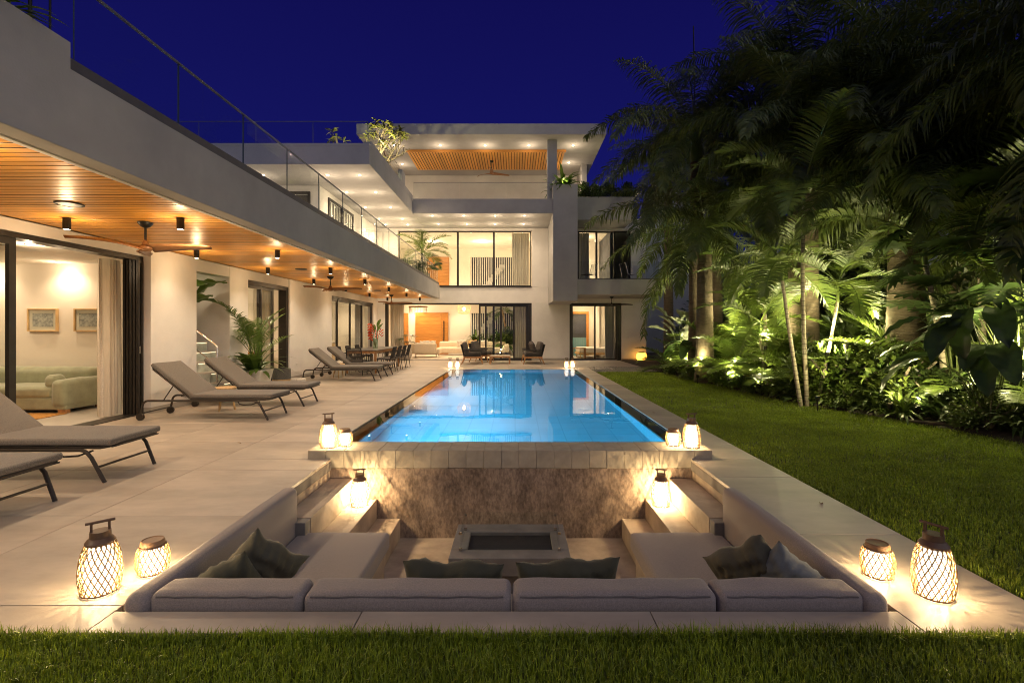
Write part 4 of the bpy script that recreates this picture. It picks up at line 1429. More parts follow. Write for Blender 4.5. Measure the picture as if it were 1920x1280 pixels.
# ================================================================== DINING TABLE AND CHAIRS
dt = thing('dining_table', 'long outdoor dining table with dark top and teak frame', 'dining table', (-4.85, 17.0, 0))
box(-.50, .50, -1.62, 1.62, .72, .745).build('top', 'table_top', dt, bevel=.005)
MB().box(-.47, .47, -1.58, -1.55, .63, .719).box(-.47, .47, 1.55, 1.58, .63, .719).box(-.47, -.44, -1.55, 1.55, .63, .719).box(.44, .47, -1.55, 1.55, .63, .719).build('apron', 'teak', dt)
for x in (-.44, .44):
    for y in (-1.52, 1.52):
        MB().cyl((x, y, .72), (x * 1.02, y, 0), .042, .026, 10).build('leg', 'teak', dt, smooth=True)
def dchair():
    t = thing('dining_chair', '', 'chair', (0, 0, 0), 0, 'rope chairs around the dining table')
    put('seat', softbox(.48, .46, .05, .02, (5, 5, 2), .005, .001, 1), 'charcoal_fabric', t, (0, 0, .445))
    for s in (-1, 1):
        MB().tube([(s * .25, -.22, 0), (s * .25, -.20, .42), (s * .25, -.16, .63), (s * .25, .20, .62)], .012, 8).build('leg', 'dark_metal', t, smooth=True)
        MB().tube([(s * .25, .26, 0), (s * .25, .20, .42), (s * .23, .25, .62), (s * .22, .30, .82)], .012, 8).build('leg', 'dark_metal', t, smooth=True)
    MB().box(-.25, .25, -.215, -.20, .405, .42).box(-.25, .25, .19, .205, .405, .42).build('seat_frame', 'dark_metal', t)
    bk = MB().tube([(-.22, .30, .82), (0, .325, .825), (.22, .30, .82)], .012, 8)
    for i in range(17):
        x = -.21 + i * .02625
        q = .02 * (1 - (x / .22) ** 2)
        bk.tube([(x, .215 + q, .46), (x, .25 + q, .62), (x * .97, .30 + q, .82)], .0075, 5)
    bk.build('backrest', 'dark_rope', t, smooth=True)
    return t
C0 = dchair()
for i, (x, y, rz, lab) in enumerate((
        (-4.85, 15.02, PI, 'rope dining chair at the near head of the table, its back to the camera'),
        (-4.22, 16.0, -PI / 2, 'rope dining chair on the pool side of the table, nearest of four'),
        (-4.22, 16.75, -PI / 2, 'rope dining chair on the pool side of the table, second of four'),
        (-4.22, 17.5, -PI / 2, 'rope dining chair on the pool side of the table, third of four'),
        (-4.22, 18.25, -PI / 2, 'rope dining chair on the pool side of the table, farthest of four'),
        (-5.48, 15.9, PI / 2 - .1, 'rope dining chair on the wall side of the table, nearest of three'),
        (-5.48, 16.9, PI / 2, 'rope dining chair on the wall side of the table, middle of three'),
        (-5.48, 17.9, PI / 2, 'rope dining chair on the wall side of the table, farthest of three'))):
    if i == 0:
        o = C0
        o.location, o.rotation_euler, o['label'] = (x, y, 0), (0, 0, rz), lab
    else:
        clone(C0, lab, (x, y, 0), rz)

# ================================================================== TERRACE SEATS BY THE DOORS
def armchair(w=.82, name='armchair', cat='armchair', lab='', nc=1):
    t = thing(name, lab, cat, (0, 0, 0))
    hw = w / 2
    MB().box(-hw, hw, -.38, -.34, .24, .30).box(-hw, hw, .30, .34, .24, .30).box(-hw, -hw + .04, -.34, .30, .24, .30).box(hw - .04, hw, -.34, .30, .24, .30).build('frame', 'teak', t)
    for x in (-1, 1):
        MB().cyl((x * (hw - .03), -.35, .25), (x * (hw + .0), -.42, 0), .026, .016, 8).build('leg', 'teak', t, smooth=True)
        MB().cyl((x * (hw - .03), .31, .25), (x * (hw + .0), .42, 0), .026, .016, 8).build('leg', 'teak', t, smooth=True)
        rp_ = MB()
        for i in range(16):
            y = -.36 + i * .044
            rp_.tube([(x * (hw - .02), y, .30), (x * (hw + .03), y, .56)], .012, 5)
        rp_.tube([(x * (hw + .03), -.40, .57), (x * (hw + .03), .34, .57)], .020, 7)
        rp_.build('arm', 'dark_rope', t, smooth=True)
    b = MB()
    n_ = int(w / .05)
    for i in range(n_ + 1):
        x = -hw + i * w / n_
        b.tube([(x, .32, .30), (x, .44, .76)], .012, 5)
    b.tube([(-hw, .44, .77), (hw, .44, .77)], .02, 7)
    b.build('backrest', 'dark_rope', t, smooth=True)
    for i in range(nc):
        cw = (w - .06) / nc
        cx = -w / 2 + .03 + cw * (i + .5)
        put('seat_cushion', softbox(cw - .01, .66, .15, .05, (6, 6, 3), .012, .003, i), 'charcoal_fabric', t, (cx, -.02, .385))
        put('back_cushion', softbox(cw - .03, .16, .44, .06, (6, 4, 6), .01, .003, i + 5), 'charcoal_fabric', t, (cx, .27, .66), (-.28, 0, 0))
    return t
a1 = armchair(lab='dark rope armchair with teak legs, front one left of the coffee table')
a1['group'] = 'rope armchairs by the coffee table'
a1.location, a1.rotation_euler = (-1.75, 20.0, 0), (0, 0, PI / 2 + .05)
clone(a1, 'dark rope armchair with teak legs, rear one behind its twin by the doors', (-1.45, 21.15, 0), PI / 2 - .25)
ls = armchair(1.5, 'loveseat', 'loveseat', 'dark rope loveseat with grey cushions right of the coffee table', 2)
ls.location, ls.rotation_euler = (.72, 20.3, 0), (0, 0, -PI / 2 + .04)
for i, (y, r) in enumerate(((20.0, .3), (20.55, -.2))):
    tag(put('pillow', pillow_mesh(.46, .44, .17, 30 + i), 'charcoal_fabric', None, (.70, y, .68), (.3, .2, -PI / 2 + r)), f'{("nearer", "farther")[i]} dark pillow on the rope loveseat', 'pillow')
ct = thing('coffee_table', 'low teak coffee table with stone top between the rope seats', 'coffee table', (-.62, 20.15, 0))
box(-.42, .42, -.42, .42, .26, .31).build('frame', 'teak', ct, bevel=.006)
box(-.40, .40, -.40, .40, .311, .325).build('top', 'pot_stone', ct)
for x in (-.39, .39):
    for y in (-.39, .39):
        box(x - .03, x + .03, y - .03, y + .03, 0, .259).build('leg', 'teak', ct)
for x, h, lab in ((-.62, .17, 'short glass candle holder on the coffee table'), (-.58, .34, 'tall glass candle holder on the coffee table')):
    t = thing('candle_holder', lab, 'candle holder', (x, 20.1 + h, .326))
    MB().lathe([(.045, 0), (.045, .01), (.012, .015), (.012, h * .5), (.05, h * .55), (.055, h)], 14, cap=False).build('glass', 'vase_glass', t, smooth=True)
    MB().cyl((0, 0, h * .56), (0, 0, h * .75), .02).build('candle', 'candle_glow', t)

# ================================================================== LIVING ROOM
sf_ = thing('sectional_sofa', 'cream sectional sofa with rounded back in the living room', 'sofa', (-3.3, 25.6, 0))
def Q(name, s, r, loc, seed=0, m='cream_fabric', rz=0):
    return put(name, softbox(*s, r, (6, 6, 4), .012, .002, seed), m, sf_, loc, (0, 0, rz))
Q('seat', (1.25, .95, .26), .08, (-1.05, -.9, .30), 1)
Q('backrest', (1.15, .26, .52), .10, (-1.15, -1.45, .46), 2)
Q('backrest', (.26, 1.0, .50), .10, (-1.72, -.9, .45), 3)
Q('seat', (3.6, .95, .28), .08, (1.0, .45, .30), 4)
Q('backrest', (3.6, .28, .54), .10, (1.0, .95, .47), 5)
Q('arm', (.26, .9, .42), .09, (2.85, .45, .40), 6)
for x, y in ((-1.6, -1.4), (-.6, -1.4), (-.7, .1), (2.6, .1), (1.0, .1)):
    MB().cyl((x, y, .17), (x, y, 0), .02, n=8).build('leg', 'dark_metal', sf_)
for i, (x, y, m) in enumerate(((-4.5, 24.4, 'white_fabric'), (-4.2, 24.45, 'white_fabric'), (-2.9, 26.2, 'white_fabric'), (-2.3, 26.25, 'oak_frame'), (-1.7, 26.2, 'white_fabric'))):
    tag(put('pillow', pillow_mesh(.48, .44, .18, 40 + i), m, None, (x, y, .62), (.3, 0, .1 * i)),
        ('white pillow at the left end of the cream sofa', 'second white pillow on the left part of the cream sofa', 'white pillow in the middle of the cream sofa', 'tan pillow on the long side of the cream sofa', 'white pillow at the right of the cream sofa')[i], 'pillow')
ot = thing('ottoman', 'square orange ottoman before the cream sofa', 'ottoman', (-2.0, 23.7, 0))
put('cushion', softbox(.9, .7, .22, .05, (5, 5, 3), .01, 0, 1), 'rug_rust', ot, (0, 0, .33))
box(-.42, .42, -.32, .32, .12, .22).build('base', 'wood_panel', ot)
for x in (-.38, .38):
    for y in (-.28, .28):
        box(x - .025, x + .025, y - .025, y + .025, 0, .12).build('leg', 'wood_panel', ot)
tag(box(-4.7, -1.2, 23.0, 26.4, .002, .014).build('rug', 'rug_cream', bevel=.004), 'pale rug under the cream sectional sofa', 'rug')
pd = thing('pendant_lamp', 'round woven pendant lamp hanging in the living room opening', 'pendant lamp', (-2.46, 23.6, 2.13))
mb = MB()
prof = [(.18, .0), (.28, .06), (.315, .2), (.315, .34), (.28, .47), (.2, .52)]
for k in range(44):
    a = k * 2 * PI / 44
    mb.tube([(r * math.cos(a), r * math.sin(a), z) for r, z in prof], .0045, 4, cap=False)
for r, z in prof:
    mb.tube([(r * math.cos(a * PI / 14), r * math.sin(a * PI / 14), z) for a in range(28)], .006, 5, closed=True)
mb.build('shade', 'pendant_glow', pd, smooth=True)
MB().lathe([(0, .15), (.05, .18), (.065, .24), (.05, .30), (0, .33)], 12, cap=False).build('bulb', 'candle_glow', pd, smooth=True)
MB().cyl((0, 0, .33), (0, 0, .72), .006).build('cord', 'dark_metal', pd)
hg = thing('fringe_mobile', 'woven fringe mobile hanging inside the left of the living room opening', 'hanging ornament', (-4.55, 23.0, 2.28))
MB().lathe([(.0, .16), (.42, .15), (.45, .18), (.42, .20), (0, .22)], 24, cap=False).build('disc', 'rope', hg, smooth=True)
fr_ = MB()
for k in range(34):
    a = k * 2 * PI / 34
    r = .40
    fr_.tube([(r * math.cos(a), r * math.sin(a), .16), (r * math.cos(a) * 1.01, r * math.sin(a), .16 - rng.uniform(.18, .36))], .005, 4)
fr_.build('fringe', 'rope', hg)
MB().cyl((0, 0, .2), (0, 0, .57), .008).build('cord', 'rope', hg)
# bedroom
bd = thing('bed', 'low wooden bed with white linen behind the right glass doors', 'bed', (4.0, 24.4, 0))
box(-.95, .9, -.8, .8, .16, .26).build('frame', 'light_wood', bd, bevel=.01)
for x in (-.85, .8):
    for y in (-.72, .72):
        MB().cyl((x, y, .17), (x, y, 0), .03, .02, 8).build('leg', 'light_wood', bd)
put('mattress', softbox(1.8, 1.56, .24, .06, (8, 8, 3), .008, .003, 2), 'white_fabric', bd, (0, 0, .38))
tag(put('pillow', pillow_mesh(.6, .44, .18, 50), 'white_fabric', None, (4.72, 24.2, .72), (.2, 0, PI / 2 + .1)), 'white pillow at the head of the bed', 'pillow')
tag(put('pillow', pillow_mesh(.46, .42, .16, 51), 'pillow_grey', None, (4.58, 23.95, .70), (.3, 0, PI / 2 + .3)), 'blue grey pillow on the bed', 'pillow')
bs = thing('stool', 'small teak stool at the foot of the bed', 'stool', (2.95, 22.85, 0))
box(-.32, .32, -.2, .2, .50, .54).build('seat', 'teak', bs, bevel=.006)
for x in (-.29, .29):
    for y in (-.17, .17):
        box(x - .025, x + .025, y - .025, y + .025, 0, .499).build('leg', 'teak', bs)
# chairs on the right balcony
def wchair():
    t = thing('balcony_chair', '', 'chair', (0, 0, 0), 0, 'wire chairs on the right balcony')
    MB().tube([(-.25, -.25, .0), (-.25, -.22, .42), (-.25, .2, .40), (-.24, .32, .88), (.24, .32, .88), (.25, .2, .40), (.25, -.22, .42), (.25, -.25, 0)], .012, 7).build('frame', 'steel', t, smooth=True)
    MB().tube([(-.25, .34, 0), (-.25, .2, .40)], .012, 7).tube([(.25, .34, 0), (.25, .2, .40)], .012, 7).build('rear_legs', 'steel', t, smooth=True)
    m = MB()
    for i in range(10):
        x = -.22 + i * .049
        m.tube([(x, -.22, .42), (x, .2, .40), (x, .315, .86)], .005, 5)
    m.build('seat', 'bronze_metal', t, smooth=True)
    return t
w0 = wchair()
w0.location, w0.rotation_euler, w0['label'] = (3.1, 20.9, 3.301), (0, 0, -1.2), 'wire chair at the left end of the right balcony'
clone(w0, 'wire chair at the right end of the right balcony', (4.85, 20.9, 3.301), 1.9)
# upper left terrace lounge seen through the glass rail
def padchair(loc, rz, lab):
    t = thing('terrace_chair', lab, 'lounge chair', loc, rz, 'white lounge chairs on the upper left terrace')
    put('seat_cushion', softbox(.62, .66, .14, .05, (5, 5, 3), .01, .002, 1), 'white_fabric', t, (0, 0, .36))
    put('back_cushion', softbox(.62, .16, .62, .06, (5, 4, 5), .01, .002, 2), 'white_fabric', t, (0, .32, .66), (-.3, 0, 0))
    for x in (-.27, .27):
        for y in (-.27, .3):
            MB().cyl((x, y, .30), (x * 1.1, y * 1.1, 0), .018, n=8).build('leg', 'teak', t)
    return t
pc = padchair((-4.7, 16.9, 3.302), 2.4, 'white lounge chair on the upper left terrace, nearer of two')
clone(pc, 'white lounge chair on the upper left terrace, farther of two', (-4.6, 18.4, 3.302), .9)
# things along the wall by the potted palm
bk_ = thing('basket', 'woven basket topped with dark felt beside the glass door', 'basket', (-5.93, 12.45, 0))
MB().lathe([(0, 0), (.19, 0), (.215, .12), (.215, .14)], 22, cap=False).build('base', 'basket', bk_, smooth=True)
MB().lathe([(.217, .14), (.222, .30), (.216, .40), (.20, .40), (.19, .2), (0, .2)], 22, cap=False).build('felt_top', 'grey_felt', bk_, smooth=True)
for i, (x, y) in enumerate(((-5.9, 13.05), (-5.72, 13.1))):
    t = thing('shoe', ('white sneaker on the deck beside the basket', 'second white sneaker on the deck, farther from the basket')[i], 'shoe', (x, y, 0), .3 + i * .3)
    put('upper', softbox(.24, .09, .08, .035, (6, 4, 3), .0, .002, i), 'white_fabric', t, (0, 0, .06))
    put('sole', softbox(.26, .10, .03, .012, (6, 4, 2), 0, 0, i), 'pot_white', t, (0, 0, .016))
t = thing('wall_socket', 'small white wall socket low on the white wall by the loungers', 'socket', (-6.129, 13.75, .42))
box(0, .012, -.04, .04, -.04, .04).build('plate', 'white_paint', t, bevel=.003)
box(.0121, .016, -.02, .02, -.015, .015).build('inlet', 'pot_white', t)
t = thing('switch_plate', 'white double switch plate on the right-hand pier of the villa', 'switch', (5.05, 21.939, 1.05))
for x in (-.06, .06):
    box(x - .045, x + .045, -.012, 0, -.045, .045).build('plate', 'white_paint', t, bevel=.003)

# ================================================================== PLANTS
def arrmesh(name, V, F, smooth=False):
    me = bpy.data.meshes.new(name)
    me.from_pydata(V, [], F)
    if smooth:
        me.shade_smooth()
    return me

def strip(V, F, pts, wids, wdir):
    """tapering ribbon along pts; last point is the tip"""
    b = len(V)
    for p, w in zip(pts[:-1], wids):
        V.append(tuple(p - wdir * w))
        V.append(tuple(p + wdir * w))
    V.append(tuple(pts[-1]))
    m = len(pts) - 1
    for i in range(m - 1):
        F.append((b + 2 * i, b + 2 * i + 1, b + 2 * i + 3, b + 2 * i + 2))
    F.append((b + 2 * m - 2, b + 2 * m - 1, b + 2 * m))

def frond_mesh(L, e0, droop, nl, ll, hang, seed, wid=.018, start=.18, plume=.5, vee=.3, stiff=.75, mater='palm_leaf'):
    r = random.Random(seed)
    mb = MB()
    P, T = [], []
    n = 26
    p = Vector((0, 0, 0))
    side = r.uniform(-.25, .25)
    for i in range(n + 1):
        s = i / n
        a = e0 - droop * s ** 1.25
        t = Vector((math.cos(a), side * s, math.sin(a))).normalized()
        P.append(p.copy())
        T.append(t)
        p = p + t * (L / n)
    mb.tube(P, [(.022 if L > 2 else .012) * (1 - .9 * i / n) + .002 for i in range(n + 1)], 5)
    V, F = mb.v, mb.f
    for k in range(nl):
        s = start + (1 - start) * (k + .5) / nl
        f = s * n
        i = min(int(f), n - 1)
        base = P[i].lerp(P[i + 1], f - i)
        t = T[i]
        lat = t.cross(Vector((0, 0, 1)))
        if lat.length < .05:
            lat = Vector((0, 1, 0))
        lat.normalize()
        upv = lat.cross(t).normalized()
        prof = (.55 + .45 * math.sin(PI * min(1, (s - start) / (1 - start) * 1.15 + .1))) * (1 - .55 * max(0, s - .8) / .2)
        for sg in (-1, 1):
            if r.random() < .05:
                continue
            l = ll * prof * r.uniform(.85, 1.1)
            fw = r.uniform(.45, .75) + .5 * max(0, s - .8) / .2
            d = (lat * sg + t * fw + upv * (vee + plume * r.uniform(-1, 1))).normalized()
            pts = [base]
            q, dd = base.copy(), d.copy()
            for j in range(3):
                dd = (dd + Vector((0, 0, -1)) * hang * (.4 + j * .5) * r.uniform(.7, 1.2)).normalized()
                q = q + dd * (l / 3)
                pts.append(q.copy())
            w = wid * r.uniform(.8, 1.15)
            wd = (t - d * t.dot(d)).normalized()
            strip(V, F, pts, (w * .6, w, w * .75), wd)
    me = arrmesh('frond', V, F)
    me.materials.append(MATS[mater])
    return me

ELS = (78, 58, 38, 18, 0, -18, -38)
ROYAL = [[frond_mesh(3.3, math.radians(e), math.radians(78 if e > 0 else 55), 96, .74, .62, 100 + i * 3 + j, .0165, .12, .6) for j in range(2)] for i, e in enumerate(ELS)]
ARECA = [[frond_mesh(1.7, math.radians(e), math.radians(62), 46, .50, .18, 200 + i * 3 + j, .0135, .2, .12, .45, mater='areca_leaf') for j in range(2)] for i, e in enumerate(ELS)]

POTF = [[frond_mesh(1.7, math.radians(e), math.radians(48), 40, .42, .22, 260 + i * 3 + j, .011, .30, .10, .4, mater='fresh_leaf') for j in range(2)] for i, e in enumerate(ELS)]
def crown(par, at, n, fam, scale=1., els=(70, -25), seed=0, rz0=0.):
    r = random.Random(seed)
    for k in range(n):
        u = (k + .5) / n
        e = els[0] + (els[1] - els[0]) * u + r.uniform(-8, 8)
        i = min(range(len(ELS)), key=lambda q: abs(ELS[q] - e))
        put('frond', fam[i][r.randrange(2)], None, par, at, (0, 0, rz0 + k * 2.39996 + r.uniform(-.25, .25)), scale * r.uniform(.86, 1.1))

def royal_palm(x, y, h, rad, n, sc, lab, seed, els=(76, -40)):
    t = thing('palm_tree', lab, 'palm tree', (x, y, -.03), 0, 'palms in the garden bed')
    r = random.Random(seed)
    prof = []
    m = max(10, int(h / .075))
    for i in range(m + 1):
        z = h * i / m
        b = rad * (1.12 - .30 * (i / m)) + .04 * math.exp(-z * 3)
        prof.append((b * (1.0 if i % 2 else .955), z))
    MB().lathe(prof, 16).build('trunk', 'palm_trunk', t, smooth=True, sharp=70)
    rt = prof[-1][0]
    rg = MB()
    for i in range(2, m, 2):
        q = prof[i][0] * 1.012
        rg.lathe([(q, prof[i][1] - .009 - r.uniform(0, .006)), (q * 1.004, prof[i][1]), (q, prof[i][1] + .009)], 16, cap=False)
    tag(rg.build('rings', 'cane_ring', t, smooth=True), kind='stuff')
    cs = .62 * sc + .25
    MB().lathe([(rt * .92, h), (rt * .98, h + cs * .35), (rt * .72, h + cs * .75), (rt * .45, h + cs)], 14).build('crownshaft', 'crownshaft', t, smooth=True)
    crown(t, (0, 0, h + cs * .86), n, ROYAL, sc, els, seed)
    return t
for a in (
        (5.02, 13.0, 3.45, .22, 24, 1.0, 'palm with a short ringed trunk and wide crown reaching over the villa balcony', 1),
        (5.1, 13.8, 6.1, .21, 26, 1.1, 'taller palm with lamp-lit trunk just behind the short palm by the villa', 2),
        (7.4, 9.3, 3.1, .32, 28, 1.0, 'stout palm with thick brown ringed trunk behind the big leafy bush', 3, (80, -2)),
        (7.0, 12.2, 6.7, .20, 26, 1.05, 'tall palm whose crown stands against the sky left of the garden', 4),
        (6.0, 19.2, 7.4, .18, 20, .9, 'distant palm beyond the right corner of the villa roof', 5),
        (9.3, 10.2, 5.6, .22, 24, 1.05, 'palm standing deep in the garden at the upper right', 6),
        (7.9, 7.1, 4.9, .22, 24, 1.05, 'palm at the right edge whose fronds hang in from above', 7),
        (9.4, 15.0, 5.6, .2, 20, 1.0, 'palm deep in the garden between the tall palm and the house wall', 8),
        (6.75, 16.4, 4.4, .18, 18, .9, 'medium palm behind the pale leaved plant near the villa', 9),
        (8.3, 10.6, 6.2, .22, 28, 1.05, 'high palm right behind the stout trunk, its crown near the top of the picture', 10),
        (8.6, 8.4, 3.6, .16, 20, .9, 'low palm behind the slim grey stems at the right', 11),
        (8.0, 13.2, 4.1, .16, 20, .95, 'low palm in the dark behind the three slim stems', 12),
        (6.5, 10.8, 5.0, .17, 26, 1.0, 'middle-height palm above the slim leaning stems', 13),
        (7.9, 5.6, 4.4, .2, 24, 1.05, 'palm beyond the right edge whose lowest fronds reach over the big paddle leaves', 14)):
    royal_palm(*a)
# yellow-lit short trunk between the slim stems
def cane(par, pts, r0, r1, name='stem'):
    n = 18
    P = []
    a, b, c = (Vector(p) for p in pts)
    for i in range(n + 1):
        s = i / n
        P.append(a * (1 - s) ** 2 + b * 2 * s * (1 - s) + c * s * s)
    rs = [r0 + (r1 - r0) * i / n for i in range(n + 1)]
    o = MB().tube(P, rs, 9).build(name, 'cane_trunk', par, smooth=True)
    rg = MB()
    Ltot = sum((P[i + 1] - P[i]).length for i in range(n))
    kk = int(Ltot / .085)
    for i in range(1, kk):
        f = i / kk * n
        j = min(int(f), n - 1)
        q = P[j].lerp(P[j + 1], f - j)
        d = (P[j + 1] - P[j]).normalized() * .006
        rg.tube([q - d, q + d], rs[j] * 1.06, 9)
    tag(rg.build('rings', 'cane_ring', o), kind='stuff')
    return P[-1]
def cane_palm(x, y, stems, lab, seed, sc=1., fam=ARECA, n=9):
    t = thing('cane_palm', lab, 'palm tree', (x, y, -.03), 0, 'slim stemmed palms at the lawn edge')
    for i, (p0, p1, p2, r0, r1) in enumerate(stems):
        e = cane(t, (p0, p1, p2), r0, r1)
        MB().cyl(e - Vector((0, 0, .02)), e + Vector((0, 0, .38)), r1 * 1.15, r1 * .6, 9).build('crownshaft', 'crownshaft', t, smooth=True)
        crown(t, e + Vector((0, 0, .34)), n, fam, sc * (1 if i != 1 else 1.15), (74, -15), seed + i)
    return t
cane_palm(5.40, 9.05, (((-.13, 0, 0), (-.28, .05, 1.1), (-.42, .1, 2.35), 0.040, .028), ((.0, .02, 0), (-.08, .1, 2.2), (-.02, .1, 3.75), .040, .028), ((.13, -.02, 0), (.36, 0, .8), (.58, .05, 1.95), .036, .025)),
          'clump of three slim leaning palm stems at the edge of the lawn', 21, .95)
cane_palm(7.0, 8.0, (((.05, 0, 0), (-.02, 0, 1.3), (-.32, .0, 2.5), .050, .036), ((.40, -.2, 0), (.46, -.2, 1.5), (.38, -.2, 2.9), .055, .040), ((.66, .1, 0), (.80, .2, 1.5), (.72, .1, 3.1), .050, .036)),
          'clump of three slim grey palm stems at the right of the garden', 31, 1.05)
cane_palm(5.75, 11.2, (((0, 0, 0), (-.06, 0, .6), (-.16, 0, 1.25), .045, .032), ((.3, .6, 0), (.32, .6, 1.0), (.22, .6, 2.1), .05, .035)),
          'pair of short slim palm stems behind the lawn edge near the middle', 41, .9)
def areca_clump(x, y, n, sc, lab, seed, els=(80, 20)):
    t = thing('areca_palm', lab, 'palm', (x, y, -.03), 0, 'bushy stemless palms in the bed')
    r = random.Random(seed)
    for k in range(3):
        a = r.uniform(0, 6.28)
        crown(t, (.12 * math.cos(a), .12 * math.sin(a), .02), n // 3, ARECA, sc, els, seed + k, k)
    return t
for i, (x, y, n, sc, w) in enumerate((
        (5.75, 13.2, 21, 1.25, 'right behind the short ringed palm trunk'), (6.35, 12.3, 21, 1.35, 'to the left of the slim leaning stems'),
        (6.0, 10.0, 18, 1.0, 'just behind the slim leaning stems'), (7.2, 11.0, 21, 1.5, 'in the shade left of the stout trunk'),
        (7.6, 9.2, 21, 1.35, 'to the right of the stout trunk'), (8.3, 7.7, 21, 1.5, 'at the right edge behind the big leaves'),
        (5.35, 16.2, 18, 1.0, 'by the pale leaved plant'), (6.6, 14.8, 21, 1.4, 'deep behind the short ringed palm'),
        (9.4, 12.2, 21, 1.7, 'far back in the darkest part of the garden'), (7.4, 17.5, 18, 1.4, 'near the garden wall beyond the villa'))):
    areca_clump(x, y, n, sc, 'bushy stemless palm ' + w, 300 + i * 7)

# shrubs
def shrub_mesh(rx, rz, n, ll, seed, mater, wr=.42, droop=.3):
    r = random.Random(seed)
    V, F = [], []
    lumps = [(r.uniform(0, 6.28), r.uniform(.1, 1.3), r.uniform(.55, 1.0)) for _ in range(16)]
    for _ in range(n):
        a, el, q = lumps[r.randrange(16)]
        th, ph = a + r.gauss(0, .38), max(-.1, el + r.gauss(0, .28))
        d = Vector((math.cos(th) * math.cos(ph), math.sin(th) * math.cos(ph), math.sin(ph)))
        rad = q * (r.random() ** .35)
        p = Vector((d.x * rx * rad, d.y * rx * rad, max(.02, d.z * rz * rad + .03)))
        out = (d + Vector((r.gauss(0, .6), r.gauss(0, .6), r.gauss(0, .5) - droop * .3))).normalized()
        sd = out.cross(Vector((r.gauss(0, .5), r.gauss(0, .5), 1))).normalized()
        up = sd.cross(out)
        l = ll * r.uniform(.6, 1.2)
        w = l * wr / 2 * r.uniform(.8, 1.2)
        b = len(V)
        mid = p + out * l * .45 + Vector((0, 0, .0))
        tip = p + out * l - Vector((0, 0, droop * l * .55))
        V += [tuple(p), tuple(mid + sd * w + up * w * .35), tuple(mid), tuple(mid - sd * w + up * w * .35), tuple(tip)]
        F += [(b, b + 1, b + 2), (b, b + 2, b + 3), (b + 1, b + 4, b + 2), (b + 2, b + 4, b + 3)]
    me = arrmesh('foliage', V, F)
    me.materials.append(MATS[mater])
    return me
def stems_mesh(rx, rz, n, seed):
    r = random.Random(seed)
    mb = MB()
    for _ in range(n):
        a, k = r.uniform(0, 6.28), r.uniform(.3, .8)
        e = Vector((math.cos(a) * rx * k, math.sin(a) * rx * k, rz * r.uniform(.5, .8)))
        mb.tube([(0, 0, 0), e * .5 + Vector((0, 0, .1 * rz)), e], [.016, .011, .006], 5)
    me = mb.mesh('stem')
    me.materials.append(MATS['bark'])
    return me
def strap_mesh(n, L, w, seed, mater, e=(80, 25), droop=95):
    r = random.Random(seed)
    V, F = [], []
    for _ in range(n):
        a = r.uniform(0, 6.28)
        el = math.radians(r.uniform(*e))
        dr = math.radians(droop * r.uniform(.6, 1.1))
        l = L * r.uniform(.6, 1.1)
        p = Vector((r.uniform(-.06, .06), r.uniform(-.06, .06), 0))
        pts = [p.copy()]
        for i in range(6):
            q = el - dr * ((i + .5) / 6) ** 1.4
            p = p + Vector((math.cos(a) * math.cos(q), math.sin(a) * math.cos(q), math.sin(q))) * l / 6
            pts.append(p.copy())
        wd = Vector((-math.sin(a), math.cos(a), 0))
        strip(V, F, pts, (w * .5, w * .9, w, w * .95, w * .8, w * .5), wd)
    me = arrmesh('foliage', V, F)
    me.materials.append(MATS[mater])
    return me
SH = {
    'broad': [shrub_mesh(.5, .55, 900, .13, 500 + i, 'shrub_leaf', .5) for i in range(3)],
    'fine': [shrub_mesh(.5, .5, 1900, .075, 510 + i, 'shrub_leaf', .42) for i in range(3)],
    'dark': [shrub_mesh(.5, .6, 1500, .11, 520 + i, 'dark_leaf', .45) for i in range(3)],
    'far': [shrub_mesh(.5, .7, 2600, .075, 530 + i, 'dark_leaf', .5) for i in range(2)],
    'fern': [strap_mesh(46, .55, .020, 540 + i, 'shrub_leaf', (85, 20), 100) for i in range(2)],
    'strap': [strap_mesh(34, .62, .022, 550 + i, 'dark_leaf', (85, 30), 110) for i in range(3)],
    'fresh': [strap_mesh(60, .62, .040, 560 + i, 'fresh_leaf', (85, 10), 95) for i in range(2)],
}
STEM = [stems_mesh(.5, .5, 9, 600 + i) for i in range(3)]
NUMW = ['first', 'second', 'third', 'fourth', 'fifth', 'sixth', 'seventh', 'eighth', 'ninth', 'tenth', 'eleventh', 'twelfth', 'thirteenth', 'fourteenth', 'fifteenth', 'sixteenth',
        'seventeenth', 'eighteenth', 'nineteenth', 'twentieth', 'twenty-first', 'twenty-second', 'twenty-third', 'twenty-fourth', 'twenty-fifth', 'twenty-sixth', 'twenty-seventh', 'twenty-eighth']
def shrub(kind, x, y, sx__, sz__, lab, grp, seed, name='shrub', cat='shrub'):
    r = random.Random(seed)
    t = thing(name, lab, cat, (x, y, -.02 + min(.07, max(0, x - edge_x(y)) * .25)), r.uniform(0, 6.28), grp)
    put('foliage', SH[kind][seed % len(SH[kind])], None, t, None, None, (sx__, sx__ * r.uniform(.85, 1.1), sz__))
    if kind in ('broad', 'fine', 'dark', 'far'):
        put('stem', STEM[seed % 3], None, t, None, None, (sx__, sx__, sz__))
    return t
y, i = 16.2, 0
desc = {'broad': 'knee-high broad leaved shrub', 'fern': 'low arching ferny clump', 'strap': 'dark strap leaved clump', 'fine': 'dense small leaved ground shrub'}
